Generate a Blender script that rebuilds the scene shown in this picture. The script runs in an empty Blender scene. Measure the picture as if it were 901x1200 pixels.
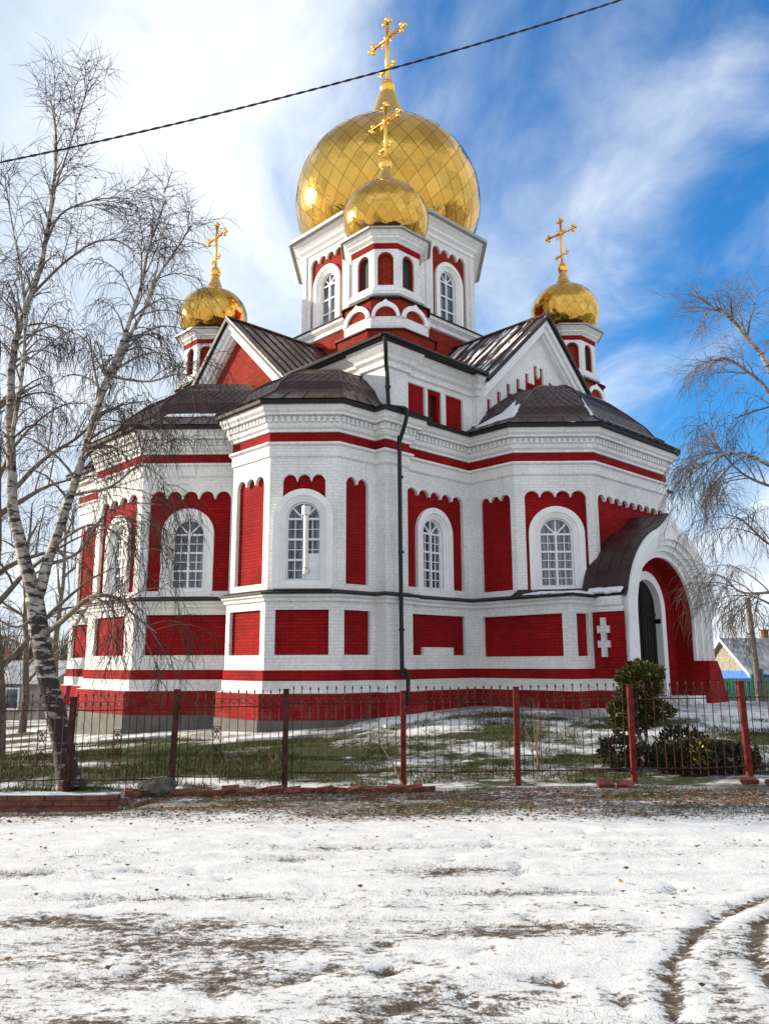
import bpy, math, random
from mathutils import Vector, Matrix, noise
from mathutils.geometry import tessellate_polygon

random.seed(7)
R = math.radians
SC = bpy.context.scene
COL = SC.collection
EYE = 1.7

# ------------------------------------------------------------------ helpers
class MB:
    def __init__(self):
        self.v = []; self.f = []; self.m = []; self.uv = None
    def add(self, pts, m=0, n=None):
        pts = [Vector(p) for p in pts]
        if n is not None:
            nn = Vector((0, 0, 0))
            for i in range(len(pts)):
                a, b = pts[i], pts[(i+1) % len(pts)]
                nn += a.cross(b)
            if nn.dot(n) < 0: pts.reverse()
        k = len(self.v); self.v += pts
        self.f.append(tuple(range(k, k+len(pts)))); self.m.append(m)
    def tess(self, loops, m, n):
        loops = [[Vector(p) for p in l] for l in loops]
        flat = [p for l in loops for p in l]
        n = Vector(n)
        if len(loops) == 1 and len(loops[0]) <= 4:
            self.add(loops[0], m, n); return
        for t in tessellate_polygon(loops):
            self.add([flat[i] for i in t], m, n)
    def box(self, c, s, m=0, M=None):
        c = Vector(c); hx, hy, hz = s[0]/2, s[1]/2, s[2]/2
        P = []
        for z in (-hz, hz):
            for x, y in ((-hx, -hy), (hx, -hy), (hx, hy), (-hx, hy)):
                p = Vector((x, y, z))
                if M is not None: p = M @ p
                P.append(c + p)
        for q in ((3, 2, 1, 0), (4, 5, 6, 7), (0, 1, 5, 4), (1, 2, 6, 5), (2, 3, 7, 6), (3, 0, 4, 7)):
            k = len(self.v); self.v += [P[i] for i in q]
            self.f.append((k, k+1, k+2, k+3)); self.m.append(m)
    def hexa(self, P, m=0):
        P = [Vector(p) for p in P]; c = sum(P, Vector())/8
        for q in ((3, 2, 1, 0), (4, 5, 6, 7), (0, 1, 5, 4), (1, 2, 6, 5), (2, 3, 7, 6), (3, 0, 4, 7)):
            pts = [P[i] for i in q]; fc = sum(pts, Vector())/4
            self.add(pts, m, fc-c)
    def prism(self, loop, off, m=0, mside=None):
        # extrude a planar loop by a vector
        loop = [Vector(p) for p in loop]; off = Vector(off)
        top = [p+off for p in loop]
        c = sum(loop, Vector())/len(loop) + off/2
        self.tess([top], m, off); self.tess([loop], m, -off)
        n = len(loop)
        nn = Vector((0, 0, 0))
        for i in range(n): nn += loop[i].cross(loop[(i+1) % n])
        s = 1 if nn.dot(off) > 0 else -1
        for i in range(n):
            a, b = loop[i], loop[(i+1) % n]
            nd = (b-a).cross(off)*s
            self.add([a, b, b+off, a+off], m if mside is None else mside, nd)
    def tube(self, pts, rad, k=6, m=0, caps=True):
        pts = [Vector(p) for p in pts]; n = len(pts)
        if n < 2: return
        if not hasattr(rad, '__len__'): rad = [rad]*n
        up = Vector((0.13, 0.21, 0.97)); base = len(self.v)
        u = None
        for i in range(n):
            d = (pts[min(i+1, n-1)] - pts[max(i-1, 0)])
            if d.length < 1e-9: d = Vector((0, 0, 1))
            d.normalize()
            if u is None:
                u = d.orthogonal().normalized()
            else:
                u = (u - d*u.dot(d))
                if u.length < 1e-6: u = d.orthogonal()
                u.normalize()
            w = d.cross(u)
            for j in range(k):
                a = 2*math.pi*j/k
                self.v.append(pts[i] + (u*math.cos(a) + w*math.sin(a))*rad[i])
        for i in range(n-1):
            for j in range(k):
                a = base+i*k+j; b = base+i*k+(j+1) % k
                self.f.append((a, b, b+k, a+k)); self.m.append(m)
        if caps and k > 3:
            self.f.append(tuple(base+j for j in range(k-1, -1, -1))); self.m.append(m)
            self.f.append(tuple(base+(n-1)*k+j for j in range(k))); self.m.append(m)
    def lathe(self, prof, c=(0, 0, 0), k=32, m=0):
        base = len(self.v); c = Vector(c)
        for r, z in prof:
            for j in range(k):
                a = 2*math.pi*j/k
                self.v.append(c + Vector((r*math.cos(a), r*math.sin(a), z)))
        for i in range(len(prof)-1):
            for j in range(k):
                a = base+i*k+j; b = base+i*k+(j+1) % k
                self.f.append((a, b, b+k, a+k)); self.m.append(m)
    def ball(self, c, r, m=0, k=10, s=6, sz=1.0):
        self.lathe([(max(1e-4, r*math.sin(math.pi*i/s)), -r*sz*math.cos(math.pi*i/s)) for i in range(s+1)], c, k, m)
    def build(self, name, mats, parent=None, smooth=False, loc=None):
        me = bpy.data.meshes.new(name)
        me.from_pydata([tuple(p) for p in self.v], [], self.f)
        if not isinstance(mats, (list, tuple)): mats = [mats]
        for mt in mats: me.materials.append(mt)
        if len(mats) > 1: me.polygons.foreach_set('material_index', self.m)
        if smooth: me.polygons.foreach_set('use_smooth', [True]*len(me.polygons))
        me.update()
        o = bpy.data.objects.new(name, me); COL.objects.link(o)
        if parent is not None: o.parent = parent
        if loc is not None: o.location = loc
        return o

def tag(o, label=None, cat=None, group=None, kind=None):
    if label: o['label'] = label
    if cat: o['category'] = cat
    if group: o['group'] = group
    if kind: o['kind'] = kind
    return o
def empty(name, loc=(0, 0, 0), rz=0, label=None, cat=None, group=None):
    o = bpy.data.objects.new(name, None); COL.objects.link(o)
    o.location = loc; o.rotation_euler = (0, 0, rz); o.empty_display_size = .2
    return tag(o, label, cat, group)
def copy_tree(o, parent=None):
    c = o.copy(); COL.objects.link(c); c.parent = parent
    for ch in list(o.children): copy_tree(ch, c)
    return c
def jit(rn, s): return Vector((rn.uniform(-s, s), rn.uniform(-s, s), rn.uniform(-s, s)))
def smooth_path(pts, sub=4):
    P = [Vector(p) for p in pts]; out = []
    for i in range(len(P)-1):
        p0 = P[max(i-1, 0)]; p1 = P[i]; p2 = P[i+1]; p3 = P[min(i+2, len(P)-1)]
        for k in range(sub):
            t = k/sub
            out.append(.5*((2*p1)+(p2-p0)*t+(2*p0-5*p1+4*p2-p3)*t*t+(3*p1-p0-3*p2+p3)*t**3))
    out.append(P[-1]); return out

# ------------------------------------------------------------------ materials
def mat(name):
    m = bpy.data.materials.new(name); m.use_nodes = True
    nt = m.node_tree; b = nt.nodes['Principled BSDF']
    return m, nt, b
def N(nt, t, **kw):
    n = nt.nodes.new(t)
    for k, v in kw.items(): setattr(n, k, v)
    return n
def link(nt, a, b): nt.links.new(a, b)
def math_(nt, op, a, b=None, c=None, clamp=False):
    n = N(nt, 'ShaderNodeMath', operation=op, use_clamp=clamp)
    for i, x in enumerate((a, b, c)):
        if x is None: continue
        if isinstance(x, (int, float)): n.inputs[i].default_value = x
        else: link(nt, x, n.inputs[i])
    return n.outputs[0]
def vmath(nt, op, a, b=None):
    n = N(nt, 'ShaderNodeVectorMath', operation=op)
    for i, x in enumerate((a, b)):
        if x is None: continue
        if isinstance(x, (tuple, list)): n.inputs[i].default_value = x
        else: link(nt, x, n.inputs[i])
    return n.outputs['Value'] if op == 'DOT_PRODUCT' else n.outputs[0]
def noise_(nt, vec, scale, detail=4, rough=.55, dims='3D'):
    n = N(nt, 'ShaderNodeTexNoise', noise_dimensions=dims)
    n.inputs['Scale'].default_value = scale; n.inputs['Detail'].default_value = detail
    n.inputs['Roughness'].default_value = rough
    if vec is not None: link(nt, vec, n.inputs['Vector'])
    return n.outputs['Fac']
def ramp(nt, fac, stops):
    r = N(nt, 'ShaderNodeValToRGB'); e = r.color_ramp.elements
    while len(e) > 1: e.remove(e[-1])
    e[0].position = stops[0][0]; e[0].color = (*stops[0][1], 1) if len(stops[0][1]) == 3 else stops[0][1]
    for p, c in stops[1:]:
        x = e.new(p); x.color = (*c, 1) if len(c) == 3 else c
    link(nt, fac, r.inputs[0]); return r.outputs[0]
def mapr(nt, v, a, b, c=0., d=1., smooth=True):
    n = N(nt, 'ShaderNodeMapRange')
    if smooth: n.interpolation_type = 'SMOOTHSTEP'
    link(nt, v, n.inputs[0])
    for i, x in zip((1, 2, 3, 4), (a, b, c, d)): n.inputs[i].default_value = x
    return n.outputs[0]
def mixc(nt, f, a, b, mode='MIX'):
    n = N(nt, 'ShaderNodeMix', data_type='RGBA', blend_type=mode)
    if isinstance(f, (int, float)): n.inputs[0].default_value = f
    else: link(nt, f, n.inputs[0])
    for i, x in ((6, a), (7, b)):
        if isinstance(x, (tuple, list)): n.inputs[i].default_value = (*x, 1) if len(x) == 3 else x
        else: link(nt, x, n.inputs[i])
    return n.outputs[2]
def bump(nt, h, b, dist=.01, strength=1.):
    n = N(nt, 'ShaderNodeBump'); n.inputs['Distance'].default_value = dist; n.inputs['Strength'].default_value = strength
    link(nt, h, n.inputs['Height']); link(nt, n.outputs[0], b.inputs['Normal']); return n
def wallcoord(nt):
    # coordinate that runs along whatever wall the face belongs to, and up
    g = N(nt, 'ShaderNodeNewGeometry')
    t = vmath(nt, 'NORMALIZE', vmath(nt, 'CROSS_PRODUCT', (0, 0, 1), g.outputs['True Normal']))
    s = vmath(nt, 'DOT_PRODUCT', g.outputs['Position'], t)
    sp = N(nt, 'ShaderNodeSeparateXYZ'); link(nt, g.outputs['Position'], sp.inputs[0])
    cb = N(nt, 'ShaderNodeCombineXYZ'); link(nt, s, cb.inputs[0]); link(nt, sp.outputs[2], cb.inputs[1])
    return cb.outputs[0], g.outputs['Position'], sp.outputs[2]
def brick_mat(name, col, col2, stain=.12, rough=.88, bd=.008, mort=.8):
    m, nt, b = mat(name)
    wc, pos, z = wallcoord(nt)
    nv = N(nt, 'ShaderNodeTexNoise'); nv.inputs['Scale'].default_value = 1.6; link(nt, wc, nv.inputs['Vector'])
    wob = vmath(nt, 'ADD', wc, vmath(nt, 'MULTIPLY', nv.outputs['Color'], (.02, .03, 0)))
    br = N(nt, 'ShaderNodeTexBrick'); link(nt, wob, br.inputs['Vector'])
    br.inputs['Scale'].default_value = 1.; br.inputs['Brick Width'].default_value = .25
    br.inputs['Row Height'].default_value = .075; br.inputs['Mortar Size'].default_value = .007
    br.inputs['Mortar Smooth'].default_value = .35; br.inputs['Bias'].default_value = 0
    br.inputs['Color1'].default_value = (*col, 1); br.inputs['Color2'].default_value = (*col2, 1)
    br.inputs['Mortar'].default_value = (*[c*mort for c in col], 1)
    big = noise_(nt, pos, .9, 5); fine = noise_(nt, pos, 14, 4)
    st = mapr(nt, big, .35, .7, 1-stain, 1.04)
    c = mixc(nt, 1., br.outputs['Color'], st, 'MULTIPLY')
    f2 = mapr(nt, fine, .3, .7, .9, 1.06)
    c = mixc(nt, 1., c, f2, 'MULTIPLY')
    # rain streaks running down
    sv = N(nt, 'ShaderNodeMapping'); sv.inputs['Scale'].default_value = (5, .35, 1); link(nt, wc, sv.inputs['Vector'])
    stk = mapr(nt, noise_(nt, sv.outputs[0], 1.2, 5, .6), .52, .75, 1., 1-stain*1.2)
    c = mixc(nt, 1., c, stk, 'MULTIPLY')
    # splash dirt and damp near the foot of the walls
    sp_ = math_(nt, 'MULTIPLY', mapr(nt, z, .35, 1.7, 1., 0.), mapr(nt, noise_(nt, pos, 2.3, 6, .7), .40, .70))
    c = mixc(nt, math_(nt, 'MULTIPLY', sp_, .42), c, (.16, .13, .11))
    link(nt, c, b.inputs['Base Color']); b.inputs['Roughness'].default_value = rough; b.inputs['Specular IOR Level'].default_value = .12
    h = math_(nt, 'ADD', math_(nt, 'MULTIPLY', br.outputs['Fac'], -1.), math_(nt, 'MULTIPLY', fine, .45))
    bump(nt, h, b, bd, .8); return m
def plain(name, col, rough=.5, metal=0., var=.12, scale=6, bd=0., spec=None):
    m, nt, b = mat(name)
    g = N(nt, 'ShaderNodeNewGeometry')
    n = noise_(nt, g.outputs['Position'], scale, 5, .6)
    c = mixc(nt, mapr(nt, n, .25, .75, 0, 1), tuple(x*(1-var) for x in col), tuple(min(1, x*(1+var)) for x in col))
    link(nt, c, b.inputs['Base Color']); b.inputs['Roughness'].default_value = rough; b.inputs['Metallic'].default_value = metal
    if spec is not None: b.inputs['Specular IOR Level'].default_value = spec
    if bd: bump(nt, n, b, bd)
    return m

WHITE = brick_mat('white painted brick', (.84, .83, .81), (.81, .805, .79), .10, mort=.87)
RED = brick_mat('red painted brick', (.36, .011, .013), (.28, .008, .010), .26, mort=.52)
RED2 = brick_mat('weathered red brick', (.34, .036, .020), (.25, .022, .013), .24, mort=.55)
PLASTER = plain('white painted render', (.82, .815, .80), .8, var=.05, scale=5, bd=.004)
CONC = plain('grey render', (.105, .10, .095), .85, var=.25, scale=4, bd=.01)
EAVE = plain('dark eave metal', (.012, .009, .009), .6, var=.3, spec=.3)
GREYMETAL = plain('grey zinc eave', (.34, .33, .32), .45, .3, var=.12)
PIPE = plain('black drainpipe paint', (.010, .009, .009), .4, var=.3, spec=.3)
FRAME = plain('white window frame', (.80, .81, .82), .35, var=.03)
STEEL = plain('flue steel', (.62, .58, .53), .35, .6, var=.1)
DARK = plain('dark louvre', (.012, .011, .011), .7, var=.4)
DOORM = plain('dark iron door', (.010, .007, .007), .65, 0, var=.4, scale=9, spec=.2)
IRON = plain('iron fence paint', (.060, .018, .014), .7, var=.6, scale=9, bd=.004, spec=.2)
IRONR = plain('red fence post paint', (.12, .014, .010), .65, var=.55, scale=11, bd=.006, spec=.2)

def roof_mat(name, snow=0., col=(.034, .015, .016), scales=True):
    m, nt, b = mat(name)
    g = N(nt, 'ShaderNodeNewGeometry'); pos = g.outputs['Position']
    n = noise_(nt, pos, 2.2, 5, .6)
    c = mixc(nt, mapr(nt, n, .3, .7), tuple(x*.7 for x in col), tuple(x*1.35 for x in col))
    rough = mapr(nt, noise_(nt, pos, 6, 4), .3, .7, .26, .46)
    if snow > 0:
        mp = N(nt, 'ShaderNodeUVMap'); mp.uv_map = 'UVMap'
        sc = N(nt, 'ShaderNodeMapping'); sc.inputs['Scale'].default_value = (2.3, .42, 1); link(nt, mp.outputs[0], sc.inputs[0])
        ns = noise_(nt, sc.outputs[0], 1.4, 6, .62)
        f = mapr(nt, ns, .60-snow*.12, .66-snow*.12)
        c = mixc(nt, f, c, (.80, .82, .86)); rough = mixc(nt, f, rough, (.75, .75, .75))
    link(nt, c, b.inputs['Base Color']); link(nt, rough, b.inputs['Roughness'])
    b.inputs['Specular IOR Level'].default_value = .34; b.inputs['Coat Weight'].default_value = .04
    bump(nt, n, b, .008)
    return m
ROOF = roof_mat('brown roof metal')
ROOFS = roof_mat('brown roof metal with snow streaks', .9)
SNOWM, nt, b = mat('snow')
g = N(nt, 'ShaderNodeNewGeometry')
b.inputs['Base Color'].default_value = (.74, .765, .80, 1); b.inputs['Roughness'].default_value = .7
bump(nt, noise_(nt, g.outputs['Position'], 22, 5), b, .02)

def gold_mat(name, tiles):
    m, nt, b = mat(name)
    b.inputs['Metallic'].default_value = 1.
    g = N(nt, 'ShaderNodeNewGeometry')
    if tiles:
        r = g.outputs['Random Per Island']
        c = mixc(nt, r, (.56, .31, .055), (.74, .44, .095)); ro = mapr(nt, r, 0, 1, .09, .15)
        link(nt, c, b.inputs['Base Color']); link(nt, ro, b.inputs['Roughness'])
        bump(nt, noise_(nt, g.outputs['Position'], 3.0, 3), b, .035, .7)
    else:
        b.inputs['Base Color'].default_value = (.92, .54, .11, 1); b.inputs['Roughness'].default_value = .22
    return m
GOLD = gold_mat('gilded shingle', True)
GOLDC = gold_mat('gilded metal', False)
GOLDSEAM = plain('gilded seam', (.30, .17, .04), .45, 1., var=.2)
GOLDDULL = plain('dull gilded neck', (.62, .42, .15), .38, 1., var=.15)

GLASS, nt, b = mat('window glass')
g = N(nt, 'ShaderNodeNewGeometry')
wc, pos, z = wallcoord(nt)
fold = N(nt, 'ShaderNodeTexWave'); fold.inputs['Scale'].default_value = 3.2; fold.inputs['Distortion'].default_value = 2.5
oi = N(nt, 'ShaderNodeObjectInfo'); link(nt, vmath(nt, 'ADD', wc, oi.outputs['Random']), fold.inputs[0])
fold.inputs['Scale'].default_value = 2.4
cur = math_(nt, 'MULTIPLY', fold.outputs['Fac'], mapr(nt, noise_(nt, vmath(nt, 'ADD', pos, oi.outputs['Random']), .8, 2), .42, .58))
link(nt, mixc(nt, cur, (.016, .030, .046), (.17, .20, .23)), b.inputs['Base Color'])
b.inputs['Roughness'].default_value = .03; b.inputs['Specular IOR Level'].default_value = .9
bump(nt, noise_(nt, pos, 1.3, 2), b, .01, .4)
# ------------------------------------------------------------------ the church
# local frame of the church: x = u (towards the porch), y = -v (v towards the side apse), z up
A0 = -math.pi/4 - 0.0165
CH = empty('church', (0.18, 28.0, 0), A0, 'red and white brick church with gilded domes, brown metal roofs and an arched porch', 'church')

def X(p): return (p[0], -p[1])
def c3(u, v, z): return Vector((u, -v, z))
def offset(P, d, closed):
    n = len(P); out = []
    for i in range(n):
        def nrm(a, b):
            t = (b-a).normalized(); return Vector((t.y, -t.x))
        ns = []
        if closed or i > 0: ns.append(nrm(P[(i-1) % n], P[i]))
        if closed or i < n-1: ns.append(nrm(P[i], P[(i+1) % n]))
        if len(ns) == 1: out.append(P[i]+ns[0]*d)
        else:
            k = ns[0]+ns[1]; q = k.length_squared
            out.append(P[i] + k*(2*d/q))
    return out
def sweep(mb, pts, prof, closed=True, segs=None):
    P = [Vector(p) for p in pts]; n = len(P)
    cache = {}
    def off(d):
        if d not in cache: cache[d] = offset(P, d, closed)
        return cache[d]
    for i in range(n if closed else n-1):
        if segs is not None and i not in segs: continue
        j = (i+1) % n
        for k in range(len(prof)-1):
            d0, z0 = prof[k][0], prof[k][1]; d1, z1, m = prof[k+1]
            a, b = off(d0), off(d1)
            mb.add([(*a[i], z0), (*a[j], z0), (*b[j], z1), (*b[i], z1)], m)
class Face:
    def __init__(s, A, B):
        s.A = Vector(X(A)); s.B = Vector(X(B)); s.L = (s.B-s.A).length
        s.t = (s.B-s.A)/s.L; s.n2 = Vector((s.t.y, -s.t.x)); s.n = Vector((*s.n2, 0))
        s.T = Vector((*s.t, 0))
    def s(s, u, v): return (Vector((u, -v))-s.A).dot(s.t)
    def p(s, a, z, d=0.): q = s.A+s.t*a+s.n2*d; return Vector((q.x, q.y, z))
def rect(s0, s1, z0, z1): return [(s0, z0), (s1, z0), (s1, z1), (s0, z1)]
def arch(sc, hw, z0, zs, n=16, b=None):
    b = b or hw
    return [(sc-hw, z0), (sc+hw, z0)] + [(sc+hw*math.cos(math.pi*i/n), zs+b*math.sin(math.pi*i/n)) for i in range(n+1)]
def scallop(s0, s1, z0, zt, zc, k):
    w = (s1-s0)/k; L = [(s0, z0), (s1, z0)]
    for j in range(k-1, -1, -1):
        c = s0+w*(j+.5)
        for i in range(9):
            a = math.pi*i/8
            L.append((c+w*.46*math.cos(a), zc+(zt-zc)*math.sin(a)))
    L[2] = (s1, L[2][1]); L[-1] = (s0, L[-1][1]); return L
def wallface(mb, F, s0, s1, z0, z1, panels=(), d=0., m=0, ri=None):
    # panels: (loop, depth, material of the back, [(hole loop, depth, material)])
    holes = [p[0] for p in panels]
    mb.tess([[F.p(a, z, d) for a, z in rect(s0, s1, z0, z1)]] + [[F.p(a, z, d) for a, z in h] for h in holes], m, F.n)
    for loop, dep, mb_, inner in panels:
        rim(mb, F, loop, d, d-dep, m if dep < .3 else m)
        mb.tess([[F.p(a, z, d-dep) for a, z in loop]] + [[F.p(a, z, d-dep) for a, z in h[0]] for h in inner], mb_, F.n)
        for hl, hd, hm in inner:
            rim(mb, F, hl, d-dep, d-dep-hd, m if ri is None else ri)
            if hm is not None: mb.tess([[F.p(a, z, d-dep-hd) for a, z in hl]], hm, F.n)
def rim(mb, F, loop, d0, d1, m):
    n = len(loop); ca = sum(a for a, z in loop)/n; cz = sum(z for a, z in loop)/n
    area = sum(loop[i][0]*loop[(i+1) % n][1]-loop[(i+1) % n][0]*loop[i][1] for i in range(n))
    for i in range(n):
        (a, z), (a2, z2) = loop[i], loop[(i+1) % n]
        e = F.T*(a2-a)+Vector((0, 0, z2-z))
        nd = F.n.cross(e)*(1 if area > 0 else -1)      # points into the hole
        mb.add([F.p(a, z, d0), F.p(a2, z2, d0), F.p(a2, z2, d1), F.p(a, z, d1)], m, nd)
def ring(mb, F, Lo, Li, d0, d1, m):
    # moulding between two loops with the same number of points, open at the foot
    n = len(Lo)
    for i in range(n-1):
        o0, o1, i0, i1 = Lo[i], Lo[i+1], Li[i], Li[i+1]
        mb.add([F.p(*o0, d1), F.p(*o1, d1), F.p(*i1, d1), F.p(*i0, d1)], m, F.n)
        e = F.T*(o1[0]-o0[0])+Vector((0, 0, o1[1]-o0[1]))
        mid = F.p((o0[0]+o1[0])/2, (o0[1]+o1[1])/2)-F.p((i0[0]+i1[0])/2, (i0[1]+i1[1])/2)
        mb.add([F.p(*o0, d0), F.p(*o1, d0), F.p(*o1, d1), F.p(*o0, d1)], m, mid)
        mb.add([F.p(*i0, d0), F.p(*i1, d0), F.p(*i1, d1), F.p(*i0, d1)], m, -mid)
    for q in (0, n-1):
        o, i_ = Lo[q], Li[q]
        mb.add([F.p(*o, d0), F.p(*i_, d0), F.p(*i_, d1), F.p(*o, d1)], m, Vector((0, 0, -1)))
def archpath(sc, hw, z0, zs, n=18, b=None):
    b = b or hw
    return [(sc+hw, z0)] + [(sc+hw*math.cos(math.pi*i/n), zs+b*math.sin(math.pi*i/n)) for i in range(n+1)] + [(sc-hw, z0)]
def fbox(mb, F, s0, s1, z0, z1, d0, d1, m=0):
    mb.hexa([F.p(s0, z0, d0), F.p(s1, z0, d0), F.p(s1, z0, d1), F.p(s0, z0, d1),
             F.p(s0, z1, d0), F.p(s1, z1, d0), F.p(s1, z1, d1), F.p(s0, z1, d1)], m)

def window(F, sc, hw, z0, zs, ow, d, wallmats=True, label=None, sill=True, flue=False, rows=3, fine=True):
    """surround + frame + pane in an arched opening; d = offset of the wall plane it sits on"""
    mb = MB(); zb = z0-.10
    ring(mb, F, archpath(sc, ow, zb, zs), archpath(sc, ow-.15, zb, zs), d-.12, d+.10, 0)
    ring(mb, F, archpath(sc, ow-.15, zb, zs), archpath(sc, hw+.06, zb, zs), d-.12, d+.055, 0)
    ring(mb, F, archpath(sc, hw+.06, zb, zs), archpath(sc, hw-.004, z0, zs), d-.16, d+.02, 0)
    if sill:
        fbox(mb, F, sc-ow+.02, sc+ow-.02, zb-.09, zb-.002, d-.1, d+.12)
    fbox(mb, F, sc-hw-.055, sc+hw+.055, zb+.001, z0, d-.12, d+.03)
    w = mb.build('window', [PLASTER], CH)
    if label: w['label'] = label
    f = MB(); q = d-.10
    t = .045
    ring(f, F, archpath(sc, hw-.006, z0+.002, zs), archpath(sc, hw-t, z0+.002, zs), q-.06, q+.03, 0)
    fbox(f, F, sc-hw+t, sc+hw-t, z0+.002, z0+t, q-.06, q+.028)
    fbox(f, F, sc-.026, sc+.026, z0+t, zs+.02, q-.05, q+.034)
    H = zs-z0
    for i in range(rows+1):
        z = z0+H*(i/rows)
        if i > 0: fbox(f, F, sc-hw+t*.6, sc+hw-t*.6, z-.024, z+.024, q-.05, q+.026)
    if fine:
        for i in range(rows):
            z = z0+H*((i+.5)/rows); fbox(f, F, sc-hw+t, sc+hw-t, z-.009, z+.009, q-.05, q+.008)
        for sgn in (-1, 1):
            fbox(f, F, sc+sgn*hw*.49-.009, sc+sgn*hw*.49+.009, z0+t, zs-.02, q-.05, q+.006)
    for a in (45, 90, 135):
        ca, sa = math.cos(R(a)), math.sin(R(a))
        P = []
        for dd in (q-.05, q+.02):
            for r_, o_ in ((.02, -.02), (hw-.03, -.016), (hw-.03, .016), (.02, .02)):
                P.append(F.p(sc+ca*r_-sa*o_, zs+sa*r_+ca*o_, dd))
        f.hexa(P)
    f.build('frame', [FRAME], w)
    g_ = MB(); g_.tess([[F.p(a, z, q-.03) for a, z in arch(sc, hw-.01, z0, zs)]], 0, F.n)
    g_.build('pane', [GLASS], w)
    if flue:
        b_ = MB(); fbox(b_, F, sc+.03, sc+hw-.04, z0+.045, z0+.62, q-.04, q+.02); b_.build('board', [FRAME], w)
        p_ = MB(); s_ = sc+.10
        p_.tube([F.p(s_, z0+.22, q), F.p(s_, z0+.22, d+.26), F.p(s_, z0+.26, d+.30), F.p(s_, zs+.10, d+.30)], .055, 12)
        p_.tube([F.p(s_, z0+.22, d+.30), F.p(s_, z0+.12, d+.30)], .06, 12)
        p_.tube([F.p(s_, zs+.02, d+.30), F.p(s_, zs+.22, d+.30)], .10, 14)
        p_.tube([F.p(s_, zs-.4, d+.05), F.p(s_, zs-.4, d+.30)], .015, 6)
        p_.build('flue_pipe', [STEEL], w)
    return w
def hole(sc, hw, z0, zs, depth=.22): return (arch(sc, hw, z0, zs), depth, 3)

UP = [(-6.67, 6.67), (-6.32, 6.67), (-6.32, 7.86), (-5.21, 8.97), (-3.7, 8.97), (-3.08, 8.34), (-1.3, 10.12), (1.3, 10.12),
      (3.08, 8.34), (3.7, 8.97), (5.21, 8.97), (6.32, 7.86), (6.32, 6.67), (6.67, 6.67), (6.67, 5.92), (6.48, 5.92),
      (6.48, 3.346), (7.98, 3.346), (9.395, 1.93), (9.395, -1.93), (7.98, -3.346), (6.48, -3.346), (6.48, -5.92), (6.67, -5.92),
      (6.67, -6.67), (-6.67, -6.67)]
LO = list(UP); LO[17] = (9.46, 3.346); LO[18] = (9.46, 2.5); LO[19] = (9.46, -2.5); LO[20] = (9.46, -3.346)
UPX = [X(p) for p in UP]; LOX = [X(p) for p in LO]
NU = len(UP)
VOL = dict(nave=[12, 13, 14, 15], nave_b=[21, 22, 23, 24, 25, 0], side_apse=[5, 6, 7], corner_bay_b=[1, 2, 3, 4], corner_bay=[8, 9, 10, 11],
           entrance_apse=[16, 17, 18, 19, 20])
MW = [WHITE, RED, CONC, DARK, EAVE, RED2, PLASTER]
# strata: offset, height, material of the strip below that point
PROF_BASE = [(.27, -.9, 2), (.27, .46, 2), (.24, .465, 2), (.24, 1.03, 1), (.12, 1.06, 0), (.12, 1.29, 0), (.10, 1.295, 0), (.10, 1.53, 1), (.07, 1.535, 0)]
PROF_MID = [(.07, 3.02, 0), (.13, 3.05, 0), (.13, 3.11, 0), (.19, 3.15, 0), (.19, 3.20, 0), (.24, 3.203, 4), (.24, 3.236, 4), (0, 3.32, 4)]
PROF_TOP = [(0, 6.40, 0), (.05, 6.405, 0), (.05, 6.64, 0), (.12, 6.68, 0), (.12, 6.73, 0), (.04, 6.75, 0), (.04, 6.97, 1), (.09, 6.975, 0), (.09, 7.04, 0), (.15, 7.08, 0),
            (.15, 7.34, 0), (.28, 7.345, 0), (.28, 7.385, 0), (.35, 7.45, 0), (.35, 7.565, 0)]
PROF_EAVE = [(.35, 7.566, 4), (.45, 7.568, 4), (.47, 7.64, 4), (.40, 7.67, 4)]
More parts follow.
